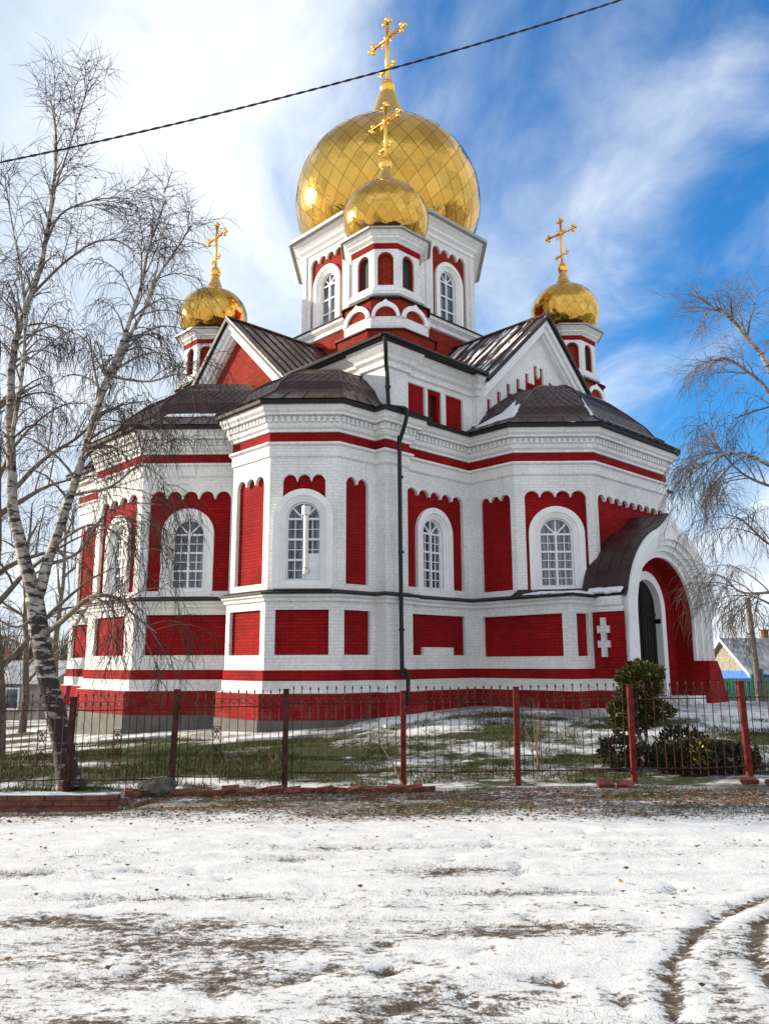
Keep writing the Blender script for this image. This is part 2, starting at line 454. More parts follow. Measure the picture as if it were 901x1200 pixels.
# panels per segment: upper and lower
Z5 = 5.98; ZC = 5.82
def UPP(i, F):
    L = F.L
    if i == 10:   # bay, face to the street, with window
        c = L/2+.01
        return [(scallop(c-.49, c+.49, 5.40, Z5, ZC, 3), .09, 1, []), (arch(c, .40, 3.52, 4.94), .16, 3, [])], [(rect(c-.60, c+.60, 1.86, 2.86), .08, 1, [])]
    if i == 9:
        a, b_ = F.s(3.88, 8.97), F.s(4.99, 8.97)
        return [(scallop(a, b_, 3.46, 6.0, ZC, 3), .09, 1, [])], [(rect(F.s(3.83, 9), F.s(5.06, 9), 1.86, 2.86), .08, 1, [])]
    if i == 11:
        return [(scallop(F.s(6.3, 7.6), F.s(6.3, 6.9), 3.46, Z5, ZC, 2), .09, 1, [])], [(rect(F.s(6.3, 7.70), F.s(6.3, 6.90), 1.86, 2.86), .08, 1, [])]
    if i == 15:
        c = F.s(6.48, 4.72)
        low = [(5.78, 1.86), (5.3, 1.86), (5.3, 2.05), (4.19, 2.05), (4.19, 1.86), (3.72, 1.86), (3.72, 2.84), (5.78, 2.84)]
        return [(scallop(F.s(6.5, 5.76), F.s(6.5, 3.63), 3.50, Z5, ZC, 5), .09, 1, [hole(c, .38, 3.50, 4.91)])], \
               [([(F.s(6.5, v), z) for v, z in low], .08, 1, [])]
    if i == 16:
        return [(scallop(F.s(6.84, 3.3), F.s(7.82, 3.3), 3.46, 5.93, ZC-.02, 3), .09, 1, [])], [(rect(F.s(6.89, 3.3), F.s(9.27, 3.3), 1.82, 2.82), .08, 1, [])]
    if i in (17, 19):
        c = L/2+(.02 if i == 17 else 0)
        return [(scallop(c-.78, c+.78, 3.46, Z5, ZC, 4), .09, 1, [hole(c, .425, 3.54, 4.88)])], \
               [(rect(.14, .66, 1.82, 2.82), .08, 1, [])]
    if i == 18: return [(scallop(.17, L-.17, 3.36, 5.93, 5.77, 9), .09, 1, [])], []
    if i == 7:
        c = F.s(2.15, 9.27)
        return [(scallop(.20, 2.28, 3.46, 6.02, ZC, 5), .09, 1, [hole(c, .41, 3.52, 4.91)])], [(rect(.26, 2.42, 1.88, 2.87), .08, 1, [])]
    if i == 6:
        return [(scallop(L/2-1.05, L/2+1.05, 3.46, 6.02, ZC, 4), .09, 1, [hole(L/2, .41, 3.52, 4.91)])], [(rect(L/2-.86, L/2+.86, 1.88, 2.87), .08, 1, [])]
    if i == 3:
        return [(scallop(.2, L-.2, 3.46, 6.0, ZC, 3), .09, 1, [])], [(rect(.2, L-.2, 1.86, 2.86), .08, 1, [])]
    return [], []
def dentils(mb, pts, segs, d0, d1, z0, z1, step=.135, w=.075):
    P = [Vector(p) for p in pts]; O = offset(P, d0, True); n = len(P)
    for i in segs:
        a, b = O[i], O[(i+1) % n]; L = (b-a).length; t = (b-a).normalized(); nn = Vector((t.y, -t.x))
        k = max(1, int(L/step))
        for j in range(k):
            c = a+t*(L*(j+.5)/k)+nn*((d1-d0)/2)
            M = Matrix(((t.x, -t.y, 0), (t.y, t.x, 0), (0, 0, 1)))
            mb.box((c.x, c.y, (z0+z1)/2), (w, d1-d0, z1-z0), 0, M)
parts = {}
for vol, segs in VOL.items():
    name = 'corner_bay' if vol.startswith('corner_bay') else 'nave' if vol.startswith('nave') else vol
    mb = MB()
    for i in segs:
        F = Face(UP[i], UP[(i+1) % NU]); FL = Face(LO[i], LO[(i+1) % NU])
        up, low = UPP(i, F)
        Oa = offset([Vector(p) for p in LOX], .07, True)
        s0 = (Oa[i]-FL.A).dot(FL.t); s1 = (Oa[(i+1) % NU]-FL.A).dot(FL.t)
        wallface(mb, F, 0, F.L, 3.32, 6.40, up, 0.)
        if i != 18: wallface(mb, FL, s0, s1, 1.535, 3.02, low, .07)
    w = mb.build(name, MW, CH); parts[vol] = w
    ls = [i for i in segs if i != 18]
    for run in ([ls] if vol != 'entrance_apse' else [[16, 17], [19, 20]]):
        pb = MB(); sweep(pb, LOX, PROF_BASE, True, run); pb.build('plinth', MW, w)
        pm = MB(); sweep(pm, LOX, PROF_MID, True, run); pm.build('string_course', MW, w)
    ct = MB(); sweep(ct, UPX, PROF_TOP, True, segs)
    if vol not in ('corner_bay_b', 'nave_b'): dentils(ct, UPX, [s for s in segs if s not in (21, 22, 23, 24, 25, 0)], .15, .205, 7.19, 7.32)
    ct.build('cornice', MW, w)
    ev = MB(); sweep(ev, UPX, PROF_EAVE, True, segs); ev.build('eave', MW, w)

# windows
def W(i, c=None, uv=None, hw=.41, z0=3.52, zs=4.91, ow=.68, dd=-.09, **k):
    F = Face(UP[i], UP[(i+1) % NU]); s_ = F.L/2+(c or 0) if uv is None else F.s(*uv)
    return window(F, s_, hw, z0, zs, ow, dd, **k)
W(10, .01, hw=.40, zs=4.94, ow=.68, dd=0., flue=True, label='arched window with a steel flue pipe rising in front of its panes')
W(15, uv=(6.48, 4.72), hw=.38, z0=3.50, ow=.66)
W(17, .02, hw=.425, z0=3.54, zs=4.88, ow=.70)
W(7, uv=(2.15, 9.27), hw=.41, ow=.66)
W(6, 0, hw=.41, ow=.66)

# flat dark deck behind the lower cornice
dk = MB(); O = offset([Vector(p) for p in UPX], .42, True)
dk.tess([[(p.x, p.y, 7.668) for p in O]], 0, (0, 0, 1))
dk.build('roof_deck', [EAVE], parts['nave'])

# polygonal dome roofs of the apses and bays
def dome_roof(parent, poly, cen, prof, snowfaces=(), closed=False):
    """poly (u,v) outline left to right, cen (u,v); prof [(scale,z)], first two = skirt"""
    mb = MB(); sn = MB(); seam = MB()
    C = Vector(X(cen)); P = [Vector(X(p)) for p in poly]
    Pc = [p-C for p in P]
    n = len(P)
    for i in range(n-1):
        a, b = Pc[i], Pc[i+1]
        for k in range(len(prof)-1):
            (s0, z0), (s1, z1) = prof[k], prof[k+1]
            q = [C+a*s0, C+b*s0, C+b*s1, C+a*s1]
            pts = [(*q[0], z0), (*q[1], z0), (*q[2], z1), (*q[3], z1)]
            if s1 < 1e-3: pts = pts[:3]
            mb.add(pts, 0)
        L = (b-a).length
        # standing seams on skirt
        kk = max(2, int(L/.42))
        for j in range(kk+1):
            t = j/kk; e = a.lerp(b, t)
            seam.tube([(*(C+e*prof[0][0]), prof[0][1]+.012), (*(C+e*prof[1][0]), prof[1][1]+.012)], .013, 4)
        # scale pattern: diagonal laps on the vault
        if i in snowfaces: pass
        rows = prof[2:]
        def pt(t, h):
            x = h*(len(rows)-1); k = min(int(x), len(rows)-2); f = x-k
            s = rows[k][0]*(1-f)+rows[k+1][0]*f; z = rows[k][1]*(1-f)+rows[k+1][1]*f
            e = a.lerp(b, t); q = C+e*s
            return Vector((q.x, q.y, z+.006))
        if L > 1.2:
            m = max(5, int(L/.27))
            for sg in (1, -1):
                for j in range(-m, 2*m):
                    path = []
                    for h_ in range(13):
                        h = h_/12*.92; t = j/m + sg*h*1.0
                        if 0 <= t <= 1: path.append(pt(t, h))
                    if len(path) > 1: seam.tube(path, .007, 3, caps=False)
    for i in range(n):
        seam.tube([(*(C+Pc[i]*s), z+.01) for s, z in prof if s > .02], .022, 5)
    r = mb.build('roof', [ROOF], parent)
    seam.build('seams', [ROOF], parent)
    return r
def ext(poly, d=.47):
    O = offset([Vector(X(p)) for p in poly], d, False); return [(p.x, -p.y) for p in O]
def prof_(pr, ex):  return [(1., 7.67)]+pr
PR_R = [(.84, 7.98), (.80, 8.10), (.74, 8.38), (.60, 8.80), (.45, 9.20), (.30, 9.48), (.15, 9.66), (0, 9.74)]
PR_B = [(.84, 7.98), (.80, 8.08), (.74, 8.34), (.60, 8.69), (.45, 8.93), (.30, 9.05), (.15, 9.10), (0, 9.11)]
PR_L = [(.84, 8.06), (.80, 8.22), (.74, 8.58), (.60, 9.12), (.45, 9.50), (.30, 9.70), (.15, 9.80), (0, 9.83)]
CR = (7.05, 0)
rp = ext([(6.3, 3.346), (7.98, 3.346), (9.395, 1.93), (9.395, -1.93), (7.98, -3.346), (6.3, -3.346)])
dome_roof(parts['entrance_apse'], rp, CR, prof_(PR_R, 0))
lp = ext([(-3.346, 6.3), (-3.346, 8.07), (-1.3, 10.12), (1.3, 10.12), (3.346, 8.07), (3.346, 6.3)])
dome_roof(parts['side_apse'], lp, (0, 6.46), prof_(PR_L, 0))
bp = ext([(2.59, 6.3), (2.59, 7.86), (3.7, 8.97), (5.21, 8.97), (6.32, 7.86), (6.32, 6.3)])
dome_roof(parts['corner_bay'], bp, (4.455, 6.46), prof_(PR_B, 0))
bp2 = ext([(-6.32, 6.3), (-6.32, 7.86), (-5.21, 8.97), (-3.7, 8.97), (-2.59, 7.86), (-2.59, 6.3)])
dome_roof(parts['corner_bay_b'], bp2, (-4.455, 6.46), prof_(PR_B, 0))
# settled snow on the entrance apse roof: a drift on its first facet and along two laps
def snow_on(parent, pts, th=.035):
    mb = MB(); P = [Vector(p) for p in pts]
    nn = Vector((0, 0, 0))
    for i in range(len(P)): nn += P[i].cross(P[(i+1) % len(P)])
    nn.normalize()
    if nn.z < 0: nn = -nn
    c = sum(P, Vector())/len(P)
    dense = []
    for i in range(len(P)):
        a, b = P[i], P[(i+1) % len(P)]
        k = max(2, int((b-a).length/.09))
        for j in range(k):
            q = a.lerp(b, j/k); w = noise.noise(q*5.)*.09
            dense.append(q+(q-c).normalized()*w)
    rings = [(1., .002), (.92, th*.7), (.7, th), (.35, th*1.15)]
    idx = []
    for f_, h in rings:
        idx.append([c+(q-c)*f_+nn*h for q in dense])
    n = len(dense)
    for a, b in zip(idx, idx[1:]):
        for i in range(n): mb.add([a[i], a[(i+1) % n], b[(i+1) % n], b[i]], 0, nn)
    for i in range(n): mb.add([idx[-1][i], idx[-1][(i+1) % n], c+nn*th*1.2], 0, nn)
    return mb.build('snow_patch', [SNOWM], parent, smooth=True)
def rpt(i, t, s, prof, poly, cen):   # point on facet i
    a = Vector(X(poly[i])).lerp(Vector(X(poly[i+1])), t); C = Vector(X(cen)); q = C+(a-C)*s
    pr = prof
    for (s0, z0), (s1, z1) in zip(pr, pr[1:]):
        if s1 <= s <= s0: z = z0+(z1-z0)*(s0-s)/(s0-s1); break
    return Vector((q.x, q.y, z+.012))
PRR = prof_(PR_R, 0)
snow_on(parts['entrance_apse'], [rpt(0, .25, .90, PRR, rp, CR), rpt(0, .98, .85, PRR, rp, CR), rpt(0, .99, .70, PRR, rp, CR), rpt(0, .84, .73, PRR, rp, CR), rpt(0, .70, .62, PRR, rp, CR), rpt(0, .5, .80, PRR, rp, CR)])
snow_on(parts['entrance_apse'], [rpt(1, .965, .84, PRR, rp, CR), rpt(1, .999, .84, PRR, rp, CR), rpt(1, .999, .62, PRR, rp, CR), rpt(1, .98, .66, PRR, rp, CR)], .03)
PRL = prof_(PR_L, 0)
snow_on(parts['side_apse'], [rpt(3, .12, .855, PRL, lp, (0, 6.46)), rpt(3, .8, .855, PRL, lp, (0, 6.46)), rpt(3, .8, .822, PRL, lp, (0, 6.46)), rpt(3, .12, .822, PRL, lp, (0, 6.46))], .03)

# ledge roof over the lower corner of the entrance apse
for sg in (1, -1):
    lr = MB()
    def q(u, v, z): return c3(u, v*sg, z)
    L1, L2, L3 = q(7.9, 3.64, 3.25), q(9.76, 3.64, 3.25), q(9.76, 2.2, 3.25)
    U1, U2, Mm = q(7.98, 3.346, 3.46), q(9.395, 1.93, 3.50), q(8.70, 2.65, 3.47)
    for t in ((L1, L2, Mm), (L1, Mm, U1), (L2, L3, Mm), (L3, U2, Mm)): lr.add(t, 0, (0, 0, 1))
    for a, b_ in ((L1, L2), (L2, L3)):
        lr.add([a, b_, b_-Vector((0, 0, .045)), a-Vector((0, 0, .045))], 1, (a+b_)/2-c3(8, 0, 3.2))
    lr.build('ledge_roof', [ROOF, EAVE], parts['entrance_apse'])
snow_on(parts['entrance_apse'], [c3(9.0, 3.5, 3.29), c3(9.68, 3.56, 3.275), c3(9.68, 2.6, 3.275), c3(9.25, 2.5, 3.37)], .05)
snow_on(parts['entrance_apse'], [c3(8.25, 3.5, 3.30), c3(8.85, 3.52, 3.285), c3(9.0, 3.2, 3.35), c3(8.5, 3.25, 3.37)], .03)

# ---------------- upper storey of the crossing
def rot4(pts, k):
    for _ in range(k): pts = [(-y, x) for x, y in pts]
    return pts
up = MB()
H0, H1 = 7.6, 8.88
def upper_side(k):
    # wall on the u = + side turned k quarter turns (xy frame); s runs left to right
    def fp(u, v): x, y = rot4([(u, -v)], k)[0]; return (x, -y)
    for a, b_, d in ((6.55, 5.74, .10), (5.74, 3.1, 0), (-3.1, -5.74, 0), (-5.74, -6.55, .10)):
        F = Face(fp(6.45, a), fp(6.45, b_)); pn = []
        if d == 0:
            sg = 1 if a > 0 else -1
            def S(v): return F.s(*fp(6.45, v))
            vs = [(5.70, 5.01), (4.91, 4.38), (4.20, 3.50)] if sg > 0 else [(-3.50, -4.20), (-4.38, -4.91), (-5.01, -5.70)]
            for j, (v0, v1) in enumerate(vs):
                if j == 1: pn.append((rect(S(v0), S(v1), 7.66, 8.74), .05, 1, [(rect(S(v0)+.12, S(v1)-.12, 7.80, 8.62), .15, 3)]))
                else: pn.append((rect(S(v0), S(v1), 7.66, 8.74), .07, 1, []))
        wallface(up, F, 0, F.L, H0, H1+.1, pn, d, 0, 1)
        if d == 0:
            for v in (a, b_):
                if abs(v) > 5: 
                    s_ = F.s(*fp(6.45, v)); up.add([F.p(s_, H0), F.p(s_, H0, .1), F.p(s_, H1+.1, .1), F.p(s_, H1+.1)], 0, F.T*(1 if v == a else -1))
    # arm: pilaster strips and recessed tympanum wall
    for a, b_ in ((3.1, 2.72), (-2.72, -3.1)):
        F = Face(fp(6.45, a), fp(6.45, b_))
        fbox(up, F, 0, F.L, H0, 9.46, -.2, .17)
    F = Face(fp(6.55, 2.72), fp(6.55, -2.72)); c = F.L/2
    def T(v): return c-v
    roofz = lambda v: 12.08-.93*abs(v)
    tri = [(T(2.72), H0), (T(-2.72), H0), (T(-2.72), roofz(2.72)-.1), (T(0), roofz(0)-.1), (T(2.72), roofz(2.72)-.1)]
    holes = []; red = (k == 1)
    if k == 0 or k == 2:
        L = [(T(2.72-.05), 8.30), (T(-2.67), 8.30)]
        st = [(2.56, 8.98), (2.09, 9.31), (1.63, 9.66), (1.15, 9.93), (.70, 10.22), (.24, 10.58)]
        w = .17; left = []
        for j, (v, z) in enumerate(st):
            vn = st[j+1][0] if j+1 < len(st) else -.07
            left += [(v, z), (v-w, z), (v-w, z-.27), (vn, z-.27)]
        left = [(2.56, 8.30)]+left[:-1]+[(0, 10.2)]
        right = [(-v, z) for v, z in reversed(left)]
        full = left+right
        loop = [(T(v), z) for v, z in full]
        holes = [(loop, .07, 1, [])]
    up.tess([[F.p(a, z) for a, z in tri]]+[[F.p(a, z) for a, z in h[0]] for h in holes], 5 if k != 0 else 0, F.n)
    for loop, dep, m_, _ in holes:
        rim(up, F, loop, 0, -dep, 0); up.tess([[F.p(a, z, -dep) for a, z in loop]], m_, F.n)
    # raking frame, two steps
    def rk(o): return [(T(3.02), roofz(3.02)-o), (T(0), roofz(0)-o), (T(-3.02), roofz(3.02)-o)]
    ring(up, F, rk(0), rk(.24), -.25, .36, 6)
    ring(up, F, rk(.24), rk(.42), -.25, .27, 6)
    ring(up, F, rk(.42), rk(.50), -.02, .16, 6)
for k in range(4): upper_side(k)
upo = up.build('crossing', MW, CH)
corner = [(3.0, 6.62), (3.1, 6.62), (3.1, 6.45), (5.74, 6.45), (5.74, 6.55), (6.55, 6.55), (6.55, 5.74), (6.45, 5.74), (6.45, 3.1), (6.62, 3.1), (6.62, 3.0)]
cx = [X(p) for p in corner]
PU = [(0, 8.88, 0), (.07, 8.90, 0), (.07, 9.03, 0), (.16, 9.10, 0), (.16, 9.17, 0), (.30, 9.30, 0), (.30, 9.40, 0)]
for k in range(4):
    cp = MB(); ce = MB(); sweep(cp, rot4(cx, k), PU, False)
    sq = rot4([X((3.04, 6.62)), X((6.60, 6.60)), X((6.62, 3.04))], k)
    sweep(ce, sq, [(-.3, 9.40, 4), (.40, 9.402, 4), (.42, 9.50, 4), (-.2, 9.56, 4)], False)
    cp.build('cornice', MW, upo); ce.build('eave', MW, upo)
# roof of the crossing: low hipped deck and four gable roofs
rf = MB()
sq = [(6.52, 6.52), (6.52, -6.52), (-6.52, -6.52), (-6.52, 6.52)]
for i in range(4):
    a, b_ = Vector(X(sq[i])), Vector(X(sq[(i+1) % 4]))
    rf.add([(*a, 9.53), (*b_, 9.53), (*(b_*.46), 10.15), (*(a*.46), 10.15)], 0, (0, 0, 1))
rf.build('roof_deck', [ROOF], upo)
for k in range(4):
    g_ = MB(); se = MB(); bd = MB()
    def q(u, v, z): x, y = rot4([(u, -v)], k)[0]; return Vector((x, y, z))
    zr, ze, he, uo, ui = 12.17, 9.36, 3.05, 7.02, 2.6
    for sg in (1, -1):
        a = q(uo, 0, zr); b_ = q(uo, he*sg, ze); c_ = q(ui, he*sg, ze); d_ = q(ui, 0, zr)
        n_ = (b_-a).cross(d_-a); n_ = n_ if n_.z > 0 else -n_
        me_pts = [a, b_, c_, d_]
        g_.add(me_pts, 0, n_)
        dn = Vector((0, 0, -.12))
        bd.add([a, b_, b_+dn, a+dn], 0, q(1, 0, 0)); bd.add([b_, c_, c_+dn, b_+dn], 0, q(0, sg, 0))
        bd.add([a+dn, b_+dn, q(6.4, he*sg, ze-.12), q(6.4, 0, zr-.12)], 0, (0, 0, -1))
        for j in range(11):
            u = uo-.02-j*.42
            se.tube([q(u, 0, zr+.02), q(u, he*sg, ze+.02)], .022, 4)
    g_ob = g_.build('gable_roof', [ROOFS if k == 0 else ROOF], upo)
    # lay a UV along the slope for the snow streaks
    uvl = g_ob.data.uv_layers.new(name='UVMap')
    for pi, pol in enumerate(g_ob.data.polygons):
        for li in pol.loop_indices:
            co = g_ob.data.vertices[g_ob.data.loops[li].vertex_index].co
            w_ = co.x if k % 2 == 0 else co.y
            o_ = abs(co.y if k % 2 == 0 else co.x)
            uvl.data[li].uv = (w_, o_*1.37+pi*9)
    se.tube([q(uo, 0, zr+.03), q(ui, 0, zr+.03)], .05, 6)
    se.build('seams', [ROOF], g_ob); bd.build('bargeboard', [EAVE], g_ob)

# ---------------- domes and crosses
def gold_dome(parent, c, Rr, b, low, ncol, ztop, cone, name='dome'):
    """onion: ellipse radius Rr/height b cut at angle low, flaring neck up to ztop"""
    prof = []
    a0, a1 = low, R(67)
    m = int(ncol*.5)
    for i in range(m+1):
        t = a0+(a1-a0)*i/m; prof.append((Rr*math.cos(t), b*math.sin(t)))
    # re-space so that the rhombs stay square as the girth shrinks
    T = []; t = a0
    while t < a1:
        T.append(t); w = 2*math.pi*Rr*math.cos(t)/ncol
        t += .66*w/math.sqrt((Rr*math.sin(t))**2+(b*math.cos(t))**2)
    T.append(t)
    c = Vector(c)
    base = MB(); base.lathe([(Rr*.994*math.cos(a0+(T[-1]-a0)*k/24), b*.994*math.sin(a0+(T[-1]-a0)*k/24)) for k in range(25)], c, 64)
    d = base.build(name, [GOLDSEAM], parent, smooth=True)
    tl = MB(); rn = random.Random(int(Rr*100)+ncol); NR = []
    def surf(t, j):
        a = 2*math.pi*j/ncol; ct, st = math.cos(t), math.sin(t)
        n_ = Vector((math.cos(a)*ct/Rr, math.sin(a)*ct/Rr, st/b)).normalized()
        return c+Vector((Rr*math.cos(a)*ct, Rr*math.sin(a)*ct, b*st)), n_
    for i in range(len(T)-2):
        for j in range(ncol):
            jj = j+(.5 if i % 2 else 0)
            K = [(T[i], jj), (T[i+1], jj+.5), (T[i+2], jj), (T[i+1], jj-.5)]
            tc_, jc = T[i+1], jj
            K = [(tc_+(q-tc_)*.975, jc+(r_-jc)*.975) for q, r_ in K]
            tilt = jit(rn, .055); buck = rn.uniform(-.02, .06); lift = rn.uniform(.001, .004)*Rr
            k = len(tl.v); cc, _n = surf(tc_, jc)
            for y in range(4):
                for x in range(4):
                    p_, q_ = x/3, y/3
                    W_ = ((1-p_)*(1-q_), p_*(1-q_), p_*q_, (1-p_)*q_)
                    tt = sum(w_*kk[0] for w_, kk in zip(W_, K)); ja = sum(w_*kk[1] for w_, kk in zip(W_, K))
                    co, n_ = surf(tt, ja)
                    tl.v.append(co+n_*(lift*(1.-.5*(tt-T[i])/(T[i+2]-T[i]))))
                    NR.append((n_+tilt+(co-cc)*(buck*6/Rr)).normalized())
            for y in range(3):
                for x in range(3): tl.f.append((k+y*4+x, k+y*4+x+1, k+y*4+x+5, k+y*4+x+4)); tl.m.append(0)
    sh = tl.build('shingles', [GOLD], d, smooth=True)
    sh.data.normals_split_custom_set_from_vertices([tuple(n_) for n_ in NR])
    r1 = .30*Rr; z1 = b*.950
    nk = MB(); zt = ztop
    pr = [(.46*Rr, b*.885), (.40*Rr, .84*Rr), (.297*Rr, .907*Rr), (.232*Rr, .985*Rr), (.195*Rr, 1.06*Rr), (.145*Rr, 1.218*Rr), (.10*Rr, zt)]
    nk.lathe(pr, c, 24); nk.build('neck', [GOLDDULL], d, smooth=True)
    return d
def cross(parent, c, s, name='cross'):
    """c = centre of the ball; s = scale (1 = big)"""
    c = Vector(c); mb = MB()
    mb.ball(c, .31*s, 0, 18, 10)
    mb.lathe([(.16*s, -.42*s), (.2*s, -.3*s), (.2*s, .3*s), (.09*s, .42*s)], c, 14)
    w = .066*s
    zc, zt = 2.25*s, 3.02*s
    def bar(a, b_, r=w): mb.tube([c+Vector(a)*1., c+Vector(b_)*1.], r, 8)
    bar((0, 0, .3*s), (0, 0, zt), w*1.15)
    h = .84*s
    bar((-h, 0, zc), (h, 0, zc))
    bar((-h, .0, zc), (h, 0, zc), w*1.0)
    sl = .07*s
    bar((-.34*s, 0, .88*s-sl), (.34*s, 0, .88*s+sl))
    r = .10*s
    def tref(p, d, e, f=1.):
        p = Vector(p); d = Vector(d); e = Vector(e)
        for q in (d*1.5, e*1.5-d*.2, -e*1.5-d*.2): mb.ball(c+p+q*r*f, r*f, 0, 10, 6)
        mb.ball(c+p, r*.75*f, 0, 8, 6)
    ex, ez = Vector((1, 0, 0)), Vector((0, 0, 1))
    tref((0, 0, zt), ez, ex); tref((h, 0, zc), ex, ez); tref((-h, 0, zc), -ex, ez)
    tref((.34*s, 0, .88*s+sl), ex, ez, .62); tref((-.34*s, 0, .88*s-sl), -ex, ez, .62)
    cr = mb.build(name, [GOLDC], parent, smooth=True)
    ry = MB()
    for i in range(20):
        a = 2*math.pi*(i+.5)/20; L = (.44 if i % 2 else .32)*s
        dv = Vector((math.cos(a), 0, math.sin(a)))
        ry.tube([c+Vector((0, 0, zc))+dv*.05*s, c+Vector((0, 0, zc))+dv*L], [.022*s, .006*s], 5)
    ry.ball(c+Vector((0, 0, zc)), .12*s, 0, 12, 8)
    for i in (1, 3, 5, 7):      # rays in the four quarters
        a = math.pi*i/4; dv = Vector((math.cos(a), 0, math.sin(a)))
        ry.tube([c+Vector((0, 0, zc)), c+Vector((0, 0, zc))+dv*.5*s], [.03*s, .006*s], 5)
    o = ry.build('rays', [GOLDC], parent, smooth=True)
    return cr

# ---------------- drum
def ngon(e, h): return [X(p) for p in [(-e, h), (-h, e), (h, e), (e, h), (e, -h), (h, -e), (-h, -e), (-e, -h)]]
dr = MB()
ap = 3.04; hh = ap*math.tan(R(22.5))
OC = ngon(ap, hh)
OCu = [(x, -y) for x, y in OC]
sweep(dr, OC, [(.16, 9.9, 5), (.16, 12.06, 5), (.12, 12.065, 0), (.12, 12.10, 5), (.12, 12.58, 5), (.2, 12.60, 0), (.2, 12.72, 0), (.32, 12.82, 0), (.32, 12.93, 0),
               (.37, 12.935, 4), (.37, 12.97, 4), (0, 13.03, 4)], True)
wins = []
for i in range(8):
    F = Face(OCu[i], OCu[(i+1) % 8]); c = F.L/2
    if i % 2 == 1:   # faces along the axes: 1 = side (v), 3 = porch side (u)
        wallface(dr, F, 0, F.L, 13.03, 16.02, [(scallop(c-.86, c+.86, 13.06, 15.80, 15.60, 4), .09, 5, [hole(c, .41, 13.12, 14.68)])])
        if i in (1, 3): wins.append((F, c))
    else:
        wallface(dr, F, 0, F.L, 13.03, 16.02, [(scallop(c-.86, c+.86, 13.06, 15.80, 15.60, 4), .09, 5, [])])
    # corner pilaster strips
    for s0, s1 in ((0, .20), (F.L-.20, F.L)): fbox(dr, F, s0, s1, 13.04, 16.0, -.02, .05, 0)
dro = dr.build('drum', MW, CH)
dc = MB()
sweep(dc, OC, [(0, 16.0, 6), (.06, 16.02, 6), (.06, 16.13, 6), (.17, 16.21, 6), (.17, 16.29, 6), (.30, 16.40, 6), (.38, 16.44, 6), (.38, 16.50, 6)], True)
dc.build('cornice', MW, dro)
de = MB(); sweep(de, OC, [(.38, 16.5, 0), (.53, 16.502, 0), (.54, 16.60, 0), (.50, 16.61, 0), (-1.2, 16.72, 1)], True); de.build('eave', [GREYMETAL, ROOF], dro)
for F, c in wins:
    window(F, c, .41, 13.12, 14.68, .70, -.09, sill=False, rows=3, fine=False)
gold_dome(dro, (0, 0, 18.9), 3.53, 3.21, R(-44.5), 33, 23.72-18.9, 0)
cross(dro, (0, 0, 24.03), 1.)

# ---------------- corner towers
def tower():
    t = MB()
    P = ngon(.90, .45)
    sweep(t, P, [(.40, 9.7, 5), (.40, 10.44, 5)], True)
    sweep(t, P, [(.12, 10.40, 5), (.22, 10.62, 0), (.22, 10.90, 0), (.20, 10.905, 0), (.20, 11.42, 5)], True)
    Pu = [(x, -y) for x, y in P]
    sweep(t, P, [(.05, 11.58, 0), (.12, 11.62, 0), (.12, 11.72, 0), (.06, 11.76, 0), (.06, 11.84, 0), (0, 11.85, 0)], True)
    sweep(t, P, [(0, 13.0, 0), (.02, 13.005, 1), (.02, 13.16, 1), (.05, 13.165, 0), (.05, 13.2, 0), (.14, 13.27, 0), (.14, 13.32, 0), (.26, 13.42, 0), (.26, 13.45, 0)], True)
    for i in range(8):
        F = Face(Pu[i], Pu[(i+1) % 8]); c = F.L/2
        hw = .17 if i % 2 == 0 else .185
        wallface(t, F, 0, F.L, 11.85, 13.0, [(arch(c, hw+.05, 11.92, 12.70, 10), .05, 5, [(arch(c, hw, 11.97, 12.69, 10), .08, 5 if i % 2 == 0 else 3)])], 0., 0, 5)
        # kokoshnik arch on the storey below
        FF = Face(Pu[i], Pu[(i+1) % 8]); k = (FF.L+.2)/2*.93
        def kok(r, zt, b_):
            L = [(c+r*math.cos(math.pi*j/14), 10.88+b_*math.sin(math.pi*j/14)) for j in range(15)]
            L[7] = (c, L[7][1]+zt); return L
        ring(t, FF, kok(k, .07, .44), kok(k*.76, .0, .30), .18, .27, 6)
    to = t.build('tower', MW, CH)
    s = MB()
    sweep(s, P, [(.46, 10.42, 0), (.46, 10.46, 0), (.10, 10.62, 0)], True)
    s.build('skirt_roof', [EAVE], to); s = MB()
    sweep(s, P, [(.29, 11.40, 0), (.29, 11.44, 0), (.03, 11.6, 0)], True)
    s.build('skirt_roof', [EAVE], to)
    e = MB(); sweep(e, P, [(.26, 13.45, 0), (.34, 13.452, 0), (.35, 13.50, 0), (.32, 13.505, 0), (-.3, 13.56, 1)], True); e.build('eave', [GREYMETAL, ROOF], to)
    gold_dome(to, (0, 0, 14.40), 1.25, 1.14, R(-47), 22, 1.70, 0)
    cross(to, (0, 0, 16.22), .655)
    return to
tw = tower(); d_ = 4.637
for i, (u, v) in enumerate(((d_, d_), (-d_, d_), (d_, -d_), (-d_, -d_))):
    o = tw if i == 0 else copy_tree(tw, CH)
    o.location = c3(u, v, 0)

